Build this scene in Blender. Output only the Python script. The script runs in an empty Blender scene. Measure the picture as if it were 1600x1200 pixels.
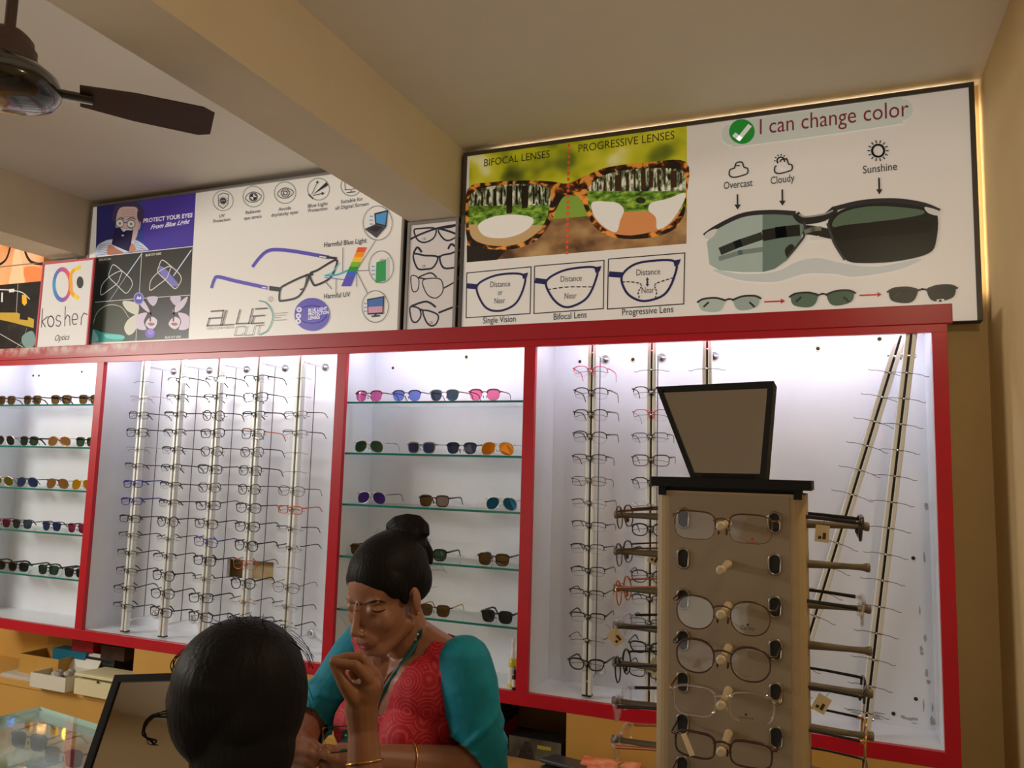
import bpy, math, random
from mathutils import Vector, Matrix, Euler
random.seed(7)
SC = bpy.context.scene
COL = SC.collection
# ---------------------------------------------------------------- camera
FPX, YAW, PITCH, ROLL = 1223.58, .3873, .1095, .0276
CAM = Vector((0, -2.6452, 1.4795))
FW = Vector((-math.sin(YAW)*math.cos(PITCH), math.cos(YAW)*math.cos(PITCH), math.sin(PITCH)))
RT = Vector((math.cos(YAW), math.sin(YAW), 0))
UP = RT.cross(FW)
CR = math.cos(ROLL)*RT + math.sin(ROLL)*UP
CU = -math.sin(ROLL)*RT + math.cos(ROLL)*UP
cd = bpy.data.cameras.new('camera')
cam = bpy.data.objects.new('camera', cd)
COL.objects.link(cam)
cam.matrix_world = Matrix(((CR.x, CU.x, -FW.x, CAM.x), (CR.y, CU.y, -FW.y, CAM.y), (CR.z, CU.z, -FW.z, CAM.z), (0, 0, 0, 1)))
cd.sensor_width = 36; cd.lens = FPX*36/1600; cd.clip_start = .02
SC.camera = cam
# ---------------------------------------------------------------- light and exposure
W = bpy.data.worlds.new('street_daylight'); SC.world = W; W.use_nodes = True
W.node_tree.nodes['Background'].inputs[0].default_value = (1, .93, .80, 1)
W.node_tree.nodes['Background'].inputs[1].default_value = 1.3
SC.view_settings.view_transform = 'Standard'; SC.view_settings.look = 'None'
SC.view_settings.exposure = 0; SC.view_settings.gamma = 1; SC.view_settings.use_curve_mapping = False
def area(name, loc, target, sx, sy, power, col):
    l = bpy.data.lights.new(name, 'AREA'); l.shape = 'RECTANGLE'; l.size = sx; l.size_y = sy
    l.energy = power; l.color = col
    o = bpy.data.objects.new(name, l); COL.objects.link(o); o.location = loc
    o.rotation_euler = (Vector(target)-Vector(loc)).to_track_quat('-Z', 'Y').to_euler()
    return o
area('left_fill_light', (-4.9, -2.5, 2.2), (-1.4, -1.2, 1.8), 1.6, .4, 70, (1, .96, .88))  # unseen lamp added high on the left to brighten ceiling and left side
area('front_fill_light', (-1.6, -4.7, 1.0), (-1.4, 0, 1.6), 3.0, 1.0, 9, (1, .95, .88))  # added soft fill from the front; the wall behind it has no opening
area('warm_bulb_light', (.44, -1.55, 2.45), (-.3, -1.2, 1.5), .12, .12, 6, (1, .80, .52))
# ---------------------------------------------------------------- materials
MATS = {}
def mat(name, col=(.8, .8, .8), rough=.5, metal=0, emit=0, noise=0, nscale=8, col2=None, bump=0, spec=.5, coat=0):
    if name in MATS: return MATS[name]
    m = bpy.data.materials.new(name); m.use_nodes = True; nt = m.node_tree
    b = nt.nodes['Principled BSDF']
    b.inputs['Base Color'].default_value = (*col, 1); b.inputs['Roughness'].default_value = rough
    b.inputs['Metallic'].default_value = metal; b.inputs['Specular IOR Level'].default_value = spec
    if coat: b.inputs['Coat Weight'].default_value = coat
    if noise or bump:
        tc = nt.nodes.new('ShaderNodeTexCoord'); nz = nt.nodes.new('ShaderNodeTexNoise')
        nz.inputs['Scale'].default_value = nscale; nz.inputs['Detail'].default_value = 5
        nt.links.new(tc.outputs['Object'], nz.inputs['Vector'])
        if noise:
            rp = nt.nodes.new('ShaderNodeValToRGB')
            rp.color_ramp.elements[0].position = .35; rp.color_ramp.elements[1].position = .68
            c2 = col2 or tuple(c*(1-noise) for c in col)
            rp.color_ramp.elements[0].color = (*c2, 1); rp.color_ramp.elements[1].color = (*col, 1)
            nt.links.new(nz.outputs['Fac'], rp.inputs[0]); nt.links.new(rp.outputs[0], b.inputs['Base Color'])
        if bump:
            bp = nt.nodes.new('ShaderNodeBump'); bp.inputs['Strength'].default_value = bump; bp.inputs['Distance'].default_value = .01
            nt.links.new(nz.outputs['Fac'], bp.inputs['Height']); nt.links.new(bp.outputs[0], b.inputs['Normal'])
    if emit:
        b.inputs['Emission Color'].default_value = (*col, 1); b.inputs['Emission Strength'].default_value = emit
    MATS[name] = m
    return m
def hexc(r, g, b):
    f = lambda v: (v/255/12.92 if v/255 <= .04045 else ((v/255+.055)/1.055)**2.4)
    return (f(r), f(g), f(b))
def clear(name, col=(1, 1, 1), gloss=.08, rough=.03):
    if name in MATS: return MATS[name]
    m = bpy.data.materials.new(name); m.use_nodes = True; nt = m.node_tree; nt.nodes.clear()
    o = nt.nodes.new('ShaderNodeOutputMaterial'); mx = nt.nodes.new('ShaderNodeMixShader')
    t = nt.nodes.new('ShaderNodeBsdfTransparent'); g = nt.nodes.new('ShaderNodeBsdfGlossy')
    t.inputs[0].default_value = (*[c**.5 for c in col], 1); g.inputs['Roughness'].default_value = rough
    lw = nt.nodes.new('ShaderNodeLayerWeight'); lw.inputs[0].default_value = .5
    pw = nt.nodes.new('ShaderNodeMath'); pw.operation = 'POWER'; pw.inputs[1].default_value = 4
    ad = nt.nodes.new('ShaderNodeMath'); ad.operation = 'MULTIPLY_ADD'; ad.inputs[1].default_value = .25; ad.inputs[2].default_value = gloss; ad.use_clamp = True
    nt.links.new(lw.outputs['Facing'], pw.inputs[0]); nt.links.new(pw.outputs[0], ad.inputs[0]); nt.links.new(ad.outputs[0], mx.inputs[0])
    nt.links.new(t.outputs[0], mx.inputs[1]); nt.links.new(g.outputs[0], mx.inputs[2]); nt.links.new(mx.outputs[0], o.inputs[0])
    MATS[name] = m
    return m
# ---------------------------------------------------------------- mesh builder
class MB:
    def __init__(s): s.v = []; s.f = []; s.mi = []; s.sm = []; s.M = Matrix(); s.m = 0
    def add(s, vs, fs, m=None, smooth=False):
        o = len(s.v); M = s.M
        s.v += [tuple(M @ Vector(p)) for p in vs]
        for f in fs:
            s.f.append([i+o for i in f]); s.mi.append(s.m if m is None else m); s.sm.append(smooth)
    def box(s, c, d, m=None, R=None):
        x, y, z = d[0]/2, d[1]/2, d[2]/2
        vs = [Vector(p) for p in ((-x,-y,-z),(x,-y,-z),(x,y,-z),(-x,y,-z),(-x,-y,z),(x,-y,z),(x,y,z),(-x,y,z))]
        if R: vs = [R @ p for p in vs]
        s.add([p+Vector(c) for p in vs], [(3,2,1,0),(4,5,6,7),(0,1,5,4),(1,2,6,5),(2,3,7,6),(3,0,4,7)], m)
    def bx(s, a, b, m=None):
        s.box([(a[i]+b[i])/2 for i in range(3)], [abs(b[i]-a[i]) for i in range(3)], m)
    def tube(s, pts, r, n=8, m=None, closed=False, ry=None, up=None, caps=True):
        pts = [Vector(p) for p in pts]; N = len(pts)
        rs = r if isinstance(r, (list, tuple)) else [r]*N
        k = ry if ry else 1
        vs = []; pu = Vector(up) if up else None
        for i, p in enumerate(pts):
            if closed: t = pts[(i+1) % N]-pts[i-1]
            else: t = pts[min(i+1, N-1)]-pts[max(i-1, 0)]
            t = t.normalized() if t.length > 1e-9 else Vector((0, 0, 1))
            if pu is None: pu = Vector((0, 0, 1)) if abs(t.z) < .9 else Vector((1, 0, 0))
            u = pu - t*pu.dot(t)
            if u.length < 1e-6: u = t.orthogonal()
            u.normalize(); w = t.cross(u)
            if not up: pu = u
            for j in range(n):
                a = 2*math.pi*(j+.5)/n
                vs.append(p + u*math.cos(a)*rs[i] + w*math.sin(a)*rs[i]*k)
        fs = []
        for i in range(N if closed else N-1):
            i2 = (i+1) % N
            for j in range(n): fs.append((i*n+j, i*n+(j+1) % n, i2*n+(j+1) % n, i2*n+j))
        s.add(vs, fs, m, True)
        if caps and not closed:
            s.add(vs[:n], [tuple(range(n))[::-1]], m); s.add(vs[-n:], [tuple(range(n))], m)
    def lathe(s, prof, c=(0, 0, 0), n=24, m=None, axis=(0, 0, 1), caps=True):
        q = Vector((0, 0, 1)).rotation_difference(Vector(axis)).to_matrix(); vs = []
        for (r, z) in prof:
            for j in range(n):
                a = 2*math.pi*j/n
                vs.append(q @ Vector((r*math.cos(a), r*math.sin(a), z)) + Vector(c))
        fs = [(i*n+j, i*n+(j+1) % n, (i+1)*n+(j+1) % n, (i+1)*n+j) for i in range(len(prof)-1) for j in range(n)]
        s.add(vs, fs, m, True)
        if caps:
            L = len(prof)
            s.add(vs[:n], [tuple(range(n))[::-1]], m); s.add(vs[(L-1)*n:], [tuple(range(n))], m)
    def ball(s, c, r, m=None, nu=16, nv=10, R=None):
        r = r if isinstance(r, (tuple, list)) else (r, r, r); vs = []
        for i in range(nv+1):
            t = math.pi*i/nv
            for j in range(nu):
                a = 2*math.pi*j/nu
                p = Vector((r[0]*math.sin(t)*math.cos(a), r[1]*math.sin(t)*math.sin(a), r[2]*math.cos(t)))
                vs.append((R @ p if R else p)+Vector(c))
        s.add(vs, [(i*nu+j, (i+1)*nu+j, (i+1)*nu+(j+1) % nu, i*nu+(j+1) % nu) for i in range(nv) for j in range(nu)], m, True)
    def slab(s, poly, o, ux, uy, th, m=None):
        ux, uy, o = Vector(ux), Vector(uy), Vector(o); nrm = ux.cross(uy).normalized()
        a = [o+ux*p[0]+uy*p[1] for p in poly]; n = len(a)
        s.add(a+[p-nrm*th for p in a], [tuple(range(n)), tuple(range(2*n-1, n-1, -1))]+[(i, n+i, n+(i+1) % n, (i+1) % n) for i in range(n)], m)
    def mesh(s, name, mats):
        me = bpy.data.meshes.new(name); me.from_pydata(s.v, [], s.f)
        for x in (mats if isinstance(mats, (list, tuple)) else [mats]): me.materials.append(x)
        me.polygons.foreach_set('material_index', s.mi); me.polygons.foreach_set('use_smooth', s.sm)
        me.update()
        return me
    def build(s, name, mats, parent=None, bevel=0):
        return link(name, s.mesh(name, mats), parent, bevel)
def link(name, me, parent=None, bevel=0):
    o = bpy.data.objects.new(name, me); COL.objects.link(o)
    if parent: o.parent = parent
    if bevel:
        b = o.modifiers.new('bevel', 'BEVEL'); b.width = bevel; b.segments = 2; b.limit_method = 'ANGLE'
    return o
def tag(o, label=None, cat=None, group=None, kind=None):
    if label: o['label'] = label
    if cat: o['category'] = cat
    if group: o['group'] = group
    if kind: o['kind'] = kind
    return o
def thing(name, loc=(0, 0, 0), rz=0, label=None, cat=None, group=None):
    o = bpy.data.objects.new(name, None); COL.objects.link(o); o.location = loc; o.rotation_euler = (0, 0, rz)
    o.empty_display_size = .05
    return tag(o, label, cat, group)
def boxpart(name, a, b, m, parent=None, bevel=0):
    t = MB(); t.bx(a, b); return t.build(name, m, parent, bevel)
def struct(o): return tag(o, kind='structure')
def ray(x, y): return FW+(x-800)/FPX*CR-(y-600)/FPX*CU
def on_y(x, y, Y): d = ray(x, y); return CAM+d*((Y-CAM.y)/d.y)
def on_z(x, y, Z): d = ray(x, y); return CAM+d*((Z-CAM.z)/d.z)
def at(x, y, t): return CAM+ray(x, y)*t
# ================================================================ the room
XR, XL, YB, YF, ZC = .487, -5.6, .30, -4.8, 2.83
plaster = mat('ochre_wall_plaster', hexc(222, 194, 142), .75, noise=.10, nscale=3, bump=.05)
ceil_m = mat('ceiling_plaster', hexc(232, 226, 214), .6, noise=.05, nscale=2)
beam_m = mat('beam_plaster', hexc(226, 212, 186), .7, noise=.06, nscale=3)
floor_m = mat('floor_tiles', hexc(150, 135, 115), .35, noise=.2, nscale=4)
struct(boxpart('floor', (XL, YF, -.1), (XR, YB, 0), floor_m))
struct(boxpart('ceiling', (XL, YF, ZC), (XR+.1, YB+.1, ZC+.1), ceil_m))
struct(boxpart('wall_back', (XL, YB, 0), (XR+.1, YB+.1, ZC), plaster))
struct(boxpart('wall_right', (XR, YF, 0), (XR+.1, YB, ZC), plaster))
struct(boxpart('wall_left', (XL-.1, YF, 0), (XL, YB+.1, ZC), plaster))
struct(boxpart('wall_front', (XL, YF-.1, 0), (XR, YF, ZC), mat('front_wall_paint', hexc(190, 165, 125), .7)))
struct(boxpart('trim_1', (-1.665, YF, 2.53), (-1.43, YB, ZC), beam_m))
struct(boxpart('trim_2', (-3.83, YF, 2.53), (-3.60, YB, ZC), beam_m))
# ================================================================ the red wall cabinet
red = mat('red_laminate', hexc(196, 22, 42), .32, noise=.10, nscale=5, spec=.5)
def worn_red():
    m = mat('worn_red_laminate', hexc(186, 28, 44), .35); nt = m.node_tree; b = nt.nodes['Principled BSDF']
    tc = nt.nodes.new('ShaderNodeTexCoord'); sp = nt.nodes.new('ShaderNodeSeparateXYZ')
    nt.links.new(tc.outputs['Object'], sp.inputs[0])
    mr = nt.nodes.new('ShaderNodeMapRange'); mr.inputs['From Min'].default_value = -2.75; mr.inputs['From Max'].default_value = -2.95
    nt.links.new(sp.outputs['X'], mr.inputs['Value'])
    mz = nt.nodes.new('ShaderNodeMapRange'); mz.inputs['From Min'].default_value = 1.965; mz.inputs['From Max'].default_value = 2.0
    nt.links.new(sp.outputs['Z'], mz.inputs['Value'])
    nz = nt.nodes.new('ShaderNodeTexNoise'); nz.inputs['Scale'].default_value = 14; nz.inputs['Detail'].default_value = 8
    nt.links.new(tc.outputs['Object'], nz.inputs['Vector'])
    cr = nt.nodes.new('ShaderNodeMapRange'); cr.inputs['From Min'].default_value = .42; cr.inputs['From Max'].default_value = .6
    nt.links.new(nz.outputs['Fac'], cr.inputs['Value'])
    m1 = nt.nodes.new('ShaderNodeMath'); m1.operation = 'MULTIPLY'; nt.links.new(mr.outputs[0], m1.inputs[0]); nt.links.new(mz.outputs[0], m1.inputs[1])
    m2 = nt.nodes.new('ShaderNodeMath'); m2.operation = 'MULTIPLY'; nt.links.new(m1.outputs[0], m2.inputs[0]); nt.links.new(cr.outputs[0], m2.inputs[1])
    mx = nt.nodes.new('ShaderNodeMixRGB'); mx.inputs[1].default_value = (*hexc(176, 26, 42), 1); mx.inputs[2].default_value = (*hexc(205, 180, 170), 1)
    nt.links.new(m2.outputs[0], mx.inputs[0]); nt.links.new(mx.outputs[0], b.inputs['Base Color'])
    return m
white = mat('white_laminate', hexc(236, 240, 247), .22, noise=.07, nscale=3.5, col2=hexc(226, 231, 240))
scuff = mat('scuff_mark', hexc(128, 128, 132), .6)
Z0, Z1, D = .71, 1.93, .215
LEFT = -3.96
DIV = [(-3.186, -3.142), (-1.848, -1.802), (-1.034, -.990), (.291, .332)]
cab = thing('display_cabinet', (-1.8, 0, .665), 0, 'long red wall cabinet with four brightly lit white bays', 'display cabinet')
cab.location = (0, 0, 0)
hd = boxpart('header', (LEFT-.05, -.006, 1.955), (.347, .018, 2.015), worn_red(), cab, .002)
boxpart('header_lip', (LEFT, 0, 1.93), (.332, .018, 1.955), red, cab)
boxpart('bottom_rail', (LEFT-.05, 0, .665), (.332, .02, Z0), red, cab, .001)
for a, b in [(LEFT-.05, LEFT)]+DIV: boxpart('divider', (a, 0, Z0), (b, .02, 1.93), red, cab, .001)
boxpart('floor_board', (LEFT, .02, .668), (.332, D, Z0), white, cab)
boxpart('top_board', (LEFT, .018, 1.985), (.332, D-.002, 2.0), white, cab)
for a, b in [(LEFT-.05, LEFT)]+DIV: boxpart('partition', (a, .02, Z0), (b, D, 1.985), white, cab)
BAYS = [(LEFT, DIV[0][0]), (DIV[0][1], DIV[1][0]), (DIV[1][1], DIV[2][0]), (DIV[2][1], DIV[3][0])]
for i, (a, b) in enumerate(BAYS):
    if i == 1:   # the bay with a rectangular cut-out through the back panel
        t = MB(); hx0, hx1, hz0, hz1 = -2.53, -2.272, .968, 1.048
        t.bx((a, D, Z0), (b, D+.02, hz0)); t.bx((a, D, hz1), (b, D+.02, 1.985))
        t.bx((a, D, hz0), (hx0, D+.02, hz1)); t.bx((hx1, D, hz0), (b, D+.02, hz1))
        t.build('back_panel', white, cab)
    else:
        boxpart('back_panel', (a, D, Z0), (b, D+.02, 1.985), white, cab)
lamp = mat('cool_white_tube', (.82, .91, 1), emit=25)
for a, b in BAYS:
    t = MB(); t.tube([(a+.06, .032, 1.966), (b-.06, .032, 1.966)], .009, 12); t.build('light_tube', lamp, cab)
# screw holes, plugs in the back panels
hole_m = mat('dark_hole', (.02, .02, .02), .8); chrome = mat('chrome', (.75, .75, .76), .18, 1)
steel = mat('brushed_aluminium', (.82, .84, .82), .45, .3); rubber = mat('black_rubber', (.012, .012, .014), .45)
def dot(px, py, r, m, name='screw_hole', ring=None):
    p = on_y(px, py, D); t = MB()
    t.lathe([(r, 0), (r, .0015)], (p.x, D-.0015, p.z), 12, axis=(0, 1, 0), m=0)
    if ring: t.tube([(p.x+r*1.3*math.cos(k*.524), D-.002, p.z+r*1.3*math.sin(k*.524)) for k in range(12)], r*.4, 6, 1, True)
    t.build(name, [m, ring or m], cab)
for q in [(52, 587), (61, 587), (128, 581), (614, 575), (906, 565), (1431, 1092), (1396, 1115), (1427, 872)]: dot(*q, .006, hole_m)
for q in [(729, 558), (989, 562), (1278, 545), (1374, 530)]: dot(*q, .007, hole_m, 'wall_plug', mat('pale_plug', hexc(225, 220, 190), .4))
# grime along the lower back corner of the right bay
random.seed(21)
grime = mat('grey_grime', hexc(176, 176, 178), .6, noise=.15, nscale=60); tg = MB()
for k in range(26):
    gx, gz = (random.uniform(.255, .287), Z0+random.uniform(.02, .7)) if k % 2 else (random.uniform(.02, .28), Z0+random.uniform(.004, .03))
    n_ = 9; ra, rb = (random.uniform(.003, .009), random.uniform(.008, .03)) if k % 2 else (random.uniform(.01, .03), random.uniform(.002, .006))
    tg.add([(min(gx+ra*math.cos(j*.698)*random.uniform(.5, 1), .2905), D-.0004-k*.00001, gz+rb*math.sin(j*.698)*random.uniform(.5, 1)) for j in range(n_)], [tuple(range(n_))])
tag(tg.build('grime_stains', grime, cab), kind='stuff')
# ================================================================ glass shelves
glass_edge = mat('green_glass_edge', hexc(20, 120, 108), .15)
glass_top = clear('shelf_glass', (.90, .97, .95), .10)
SHZ = [1.735, 1.532, 1.330, 1.128, .925]
def shelf(a, b, z, label):
    t = MB(); t.bx((a+.003, .016, z-.008), (b-.003, D-.002, z)); o = t.build('glass_shelf', [glass_top, glass_edge])
    for p in o.data.polygons:
        if p.normal.y < -.9: p.material_index = 1
    tag(o, label, 'shelf', 'glass shelves in the lit cabinet')
    return o
_w = ['topmost', 'second from the top', 'middle', 'second from the bottom', 'lowest']
for i, z in enumerate(SHZ):
    shelf(*BAYS[0], z, f'green-edged glass shelf, {_w[i]} in the far left sunglasses bay')
    shelf(*BAYS[2], z, f'green-edged glass shelf, {_w[i]} in the sunglasses bay behind the woman')
# ================================================================ eyewear
def sup(w, h, e, tp=0, n=28, droop=0, s=1):
    pts = []
    for i in range(n):
        a = 2*math.pi*i/n; c, q = math.cos(a), math.sin(a)
        x = w/2*math.copysign(abs(c)**(2/e), c); z = h/2*math.copysign(abs(q)**(2/e), q)
        x *= 1+tp*(z/(h/2))
        if droop: x += s*droop*(-z); z -= max(0, s*c)*0 + droop*.25*h*(1 if q < 0 else .2)*max(0, s*c)
        pts.append((x, z))
    return pts
#            w     h    exp  taper droop bridge
SHAPES = {'rect': (.050, .031, 3.6, .03, 0, .019), 'wide': (.053, .037, 3.4, .05, 0, .018), 'panto': (.048, .042, 2.3, .05, 0, .021),
          'round': (.046, .044, 2.0, 0, 0, .022), 'oval': (.052, .040, 2.5, .06, 0, .019), 'cat': (.052, .036, 2.6, .13, -.10, .018),
          'way': (.049, .041, 3.2, .12, 0, .020), 'club': (.049, .042, 2.7, .14, 0, .021), 'aviator': (.055, .046, 2.25, .07, .22, .017),
          'square': (.052, .042, 4.2, .05, 0, .018)}
FR = {'black': mat('black_acetate', (.012, .012, .014), .25), 'gun': mat('gunmetal_wire', (.10, .10, .11), .35, .8),
      'brown': mat('dark_brown_acetate', hexc(62, 38, 28), .3), 'blue': mat('blue_acetate', hexc(28, 36, 150), .3),
      'orange': mat('orange_acetate', hexc(214, 92, 36), .35), 'pink': mat('pink_wire', hexc(230, 60, 110), .4),
      'gold': mat('gold_wire', hexc(205, 160, 90), .25, .9), 'silver': mat('silver_wire', (.62, .62, .64), .25, 1),
      'crystal': clear('crystal_acetate', (.93, .90, .90), .18, .08), 'rose': mat('rose_gold_wire', hexc(205, 130, 95), .25, .9),
      'maroon': mat('maroon_acetate', hexc(120, 22, 48), .3), 'navy': mat('navy_acetate', hexc(24, 30, 70), .3),
      'grey': mat('grey_acetate', (.16, .16, .17), .3), 'bronze': mat('bronze_wire', hexc(96, 70, 50), .3, .7)}
LN = {'clear': clear('demo_lens', (.965, .965, .975), .022), 'green_coat': clear('coated_lens', (.93, .96, .93), .05),
      'pink': clear('pink_tint', hexc(215, 105, 160), .045), 'blue': clear('blue_tint', hexc(120, 140, 215), .045), 'grey': clear('grey_tint', hexc(62, 78, 90), .045),
      'rose': clear('rose_tint', hexc(235, 120, 160), .045), 'green': clear('green_tint', hexc(48, 84, 58), .045), 'slate': clear('slate_tint', hexc(52, 62, 92), .045),
      'amber': mat('amber_mirror', hexc(214, 130, 22), .15, .6), 'violet': mat('violet_mirror', hexc(66, 48, 140), .15, .6),
      'brown': clear('brown_tint', hexc(104, 78, 40), .045), 'teal': mat('teal_mirror', hexc(20, 92, 130), .15, .6),
      'dark': clear('dark_tint', hexc(40, 46, 48), .045), 'maroon': clear('maroon_tint', hexc(140, 40, 80), .045),
      'bluemir': mat('blue_mirror', hexc(36, 66, 120), .18, .6), 'bronze': mat('bronze_mirror', hexc(150, 108, 62), .18, .5), 'yellow': mat('yellow_mirror', hexc(196, 150, 24), .15, .6),
      'olive': mat('olive_mirror', hexc(96, 98, 30), .18, .5)}
_EM = {}
def eyewear_meshes(shape, rim, thick, fcol, tcol, lens):
    key = (shape, rim, thick, fcol, tcol, lens)
    if key in _EM: return _EM[key]
    w, h, e, tp, dr, br = SHAPES[shape]
    cx = w/2+br/2; wrap = lambda x: .9*x*x
    fr = MB(); lens_me = []; hi = h*.30
    for s in (-1, 1):
        o = [(s*cx+x, z) for x, z in sup(w, h, e, tp, 28, dr, s)]
        p3 = [(x, wrap(x), z) for x, z in o]
        if rim == 'full':
            r = [thick*(1.35 if z > h*.2 else 1) for x, z in o]
            fr.tube(p3, r, 6, closed=True, ry=1.0)
        elif rim == 'half':
            arc = [p for p in p3 if p[2] > -.05*h]
            arc.sort(key=lambda p: math.atan2(p[2]+.2*h, s*(p[0]-s*cx)))
            fr.tube(arc, thick*1.15, 6)
            fr.tube([p for p in p3], .0004, 4, closed=True)
        elif rim == 'brow':
            arc = [p for p in p3 if p[2] > .02*h]
            arc.sort(key=lambda p: math.atan2(p[2]+.2*h, s*(p[0]-s*cx)))
            fr.tube(arc, [thick*2]*len(arc), 6); fr.tube(p3, .0006, 4, 1, closed=True)
        else:
            fr.tube(p3, .0003, 4, closed=True)
            fr.ball((s*(cx-w*.47), wrap(cx-w/2), hi*.5), .0013, nu=8, nv=6)
        # end piece
        xo = s*(cx+w/2*(1+tp*.6)); za = hi
        fr.tube([(xo-s*.002, wrap(xo), za), (xo+s*.004, wrap(xo)+.002, za), (xo+s*.0055, wrap(xo)+.008, za)], [thick*1.5, thick*1.6, thick*1.2], 6)
        # nose pad
        xn = s*(br/2-.001)
        fr.tube([(s*(br/2+.002), .002, -h*.05), (xn-s*.003, .007, -h*.12)], .0006, 4)
        fr.ball((xn-s*.003, .007, -h*.16), (.0016, .0026, .005), nu=8, nv=6)
        L = MB(); q = [(s*cx+(x-s*cx)*.975, z*.975) for x, z in o]
        L.add([(x, wrap(x)-.0006, z) for x, z in q]+[(x, wrap(x)+.0006, z) for x, z in q],
              [tuple(range(28)), tuple(range(55, 27, -1))]+[(i, 28+i, 28+(i+1) % 28, (i+1) % 28) for i in range(28)])
        lens_me.append(L.mesh('lens', LN[lens]))
    zb = h*.20 if rim != 'none' else h*.16
    xi = br/2+.002
    if shape == 'aviator':
        fr.tube([(-xi-.004, .001, h*.38), (0, 0, h*.42), (xi+.004, .001, h*.38)], thick, 6)
    fr.tube([(-xi, .0005, zb), (-xi*.5, -.001, zb+.003), (0, -.0015, zb+.004), (xi*.5, -.001, zb+.003), (xi, .0005, zb)], thick*1.25, 6)
    fme = fr.mesh('front_frame', [FR[fcol], FR['silver']])
    tms = []
    ro = cx+w/2*(1+tp*.6)+.0055
    for s in (-1, 1):
        t = MB(); y0 = wrap(ro)+.006; k = max(thick*1.1, .0009)
        pts = [(s*ro, y0, hi), (s*(ro+.001), y0+.05, hi), (s*ro, y0+.09, hi-.001), (s*(ro-.002), y0+.108, hi-.007), (s*(ro-.005), y0+.128, min(hi-.024, -h*.42))]
        t.tube(pts, [k*1.5, k*1.3, k*1.3, k*1.5, k*1.2], 6, ry=.5, up=(0, 0, 1)); tms.append(t.mesh('temple', FR[tcol]))
    _EM[key] = (fme, lens_me, tms, h)
    return _EM[key]
def eyewear(name, style, M, label, cat, group):
    """style = (shape, rim, thickness, frame colour, temple colour, lens)"""
    fme, ls, ts, h = eyewear_meshes(*style)
    root = bpy.data.objects.new(name, None); COL.objects.link(root); root.matrix_world = M; root.empty_display_size = .02
    tag(root, label, cat, group)
    for nm, me in [('front_frame', fme)]+[('lens', m) for m in ls]+[('temple', m) for m in ts]:
        o = bpy.data.objects.new(nm, me); COL.objects.link(o); o.parent = root
    return root
# ================================================================ display poles on the back panels
POLE_Y = .046
ROWZ = [1.838-.0778*i for i in range(14)]
_HK = None
def hook_mesh():
    global _HK
    if _HK: return _HK
    t = MB()
    for s in (-1, 1):
        t.tube([(0, -.012, 0), (s*.018, -.012, .0005), (s*.040, -.010, -.001), (s*.052, -.008, -.005), (s*.062, -.006, -.004)], .0010, 5)
    t.tube([(0, .0, 0), (0, -.014, 0)], .0022, 8, 1); t.ball((0, -.0155, 0), .0034, 1, 10, 8)
    _HK = t.mesh('hook', [FR['gun'], chrome]); return _HK
_PM = {}
def pole(name, x, label, group, top=None, rows=ROWZ, face=False, length=None, M=None):
    """aluminium channel with a black slot; local origin at the foot"""
    root = thing(name, (x, POLE_Y, Z0+.006), 0, label, 'display pole', group)
    Lh = length or (1.985-Z0-.012)
    t = MB()
    for s in (-1, 1): t.bx((s*.0035, -.010, 0), (s*.0160, .013, Lh))
    t.bx((-.0035, -.003, 0), (.0035, .013, Lh), 1)
    t.build('channel', [steel, rubber], root, .002)
    t = MB(); t.bx((-.0165, -.0105, 0), (.0165, .0135, .006)); t.build('foot_cap', rubber, root)
    return root, Lh
def finish_pole(root, Lh, zs, brackets=(1.907, .765), rod=True):
    base = Z0+.006
    for z in brackets:
        zz = z-base; wall = D-POLE_Y
        t = MB(); t.tube([(0, .006, zz), (0, wall-.004, zz)], .004, 10)
        t.tube([(-.017, -.001, zz), (.017, -.001, zz)], .0042, 8)
        arm = t.build('bracket_arm', chrome, root)
        t = MB(); t.lathe([(.004, -.016), (.012, -.012), (.018, -.006), (.019, -.0005)], (0, wall, zz), 20, axis=(0, 1, 0)); t.build('wall_flange', chrome, arm)
    if rod:
        t = MB(); t.tube([(0, .10, brackets[1]-base), (0, .10, brackets[0]-base)], .0018, 6); t.build('lock_rod', FR['gun'], root)
    for z in zs:
        o = bpy.data.objects.new('hook', hook_mesh()); COL.objects.link(o); o.parent = root; o.location = (0, 0, z-base)
ORD = ['first', 'second', 'third', 'fourth', 'fifth', 'sixth', 'seventh', 'eighth', 'ninth', 'tenth', 'eleventh', 'twelfth', 'thirteenth', 'fourteenth']
POLES2 = [-2.930, -2.709, -2.490, -2.272, -2.056]
PW = ['far left', 'second', 'middle', 'fourth', 'far right']
for x, w in zip(POLES2, PW):
    r, L = pole('display_pole', x, f'aluminium eyewear pole, {w} of five in the crowded optical bay', 'poles in the optical bay')
    finish_pole(r, L, ROWZ)
POLES4 = [-.787, -.572, -.383]
for x, w in zip(POLES4, ['leftmost upright pole in the right bay, full of glasses', 'upright pole in the right bay beside the counter stand', 'upright pole in the right bay hidden by the stand mirror']):
    r, L = pole('display_pole', x, 'aluminium eyewear pole, '+w, 'poles in the right bay')
    finish_pole(r, L, ROWZ)
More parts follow.
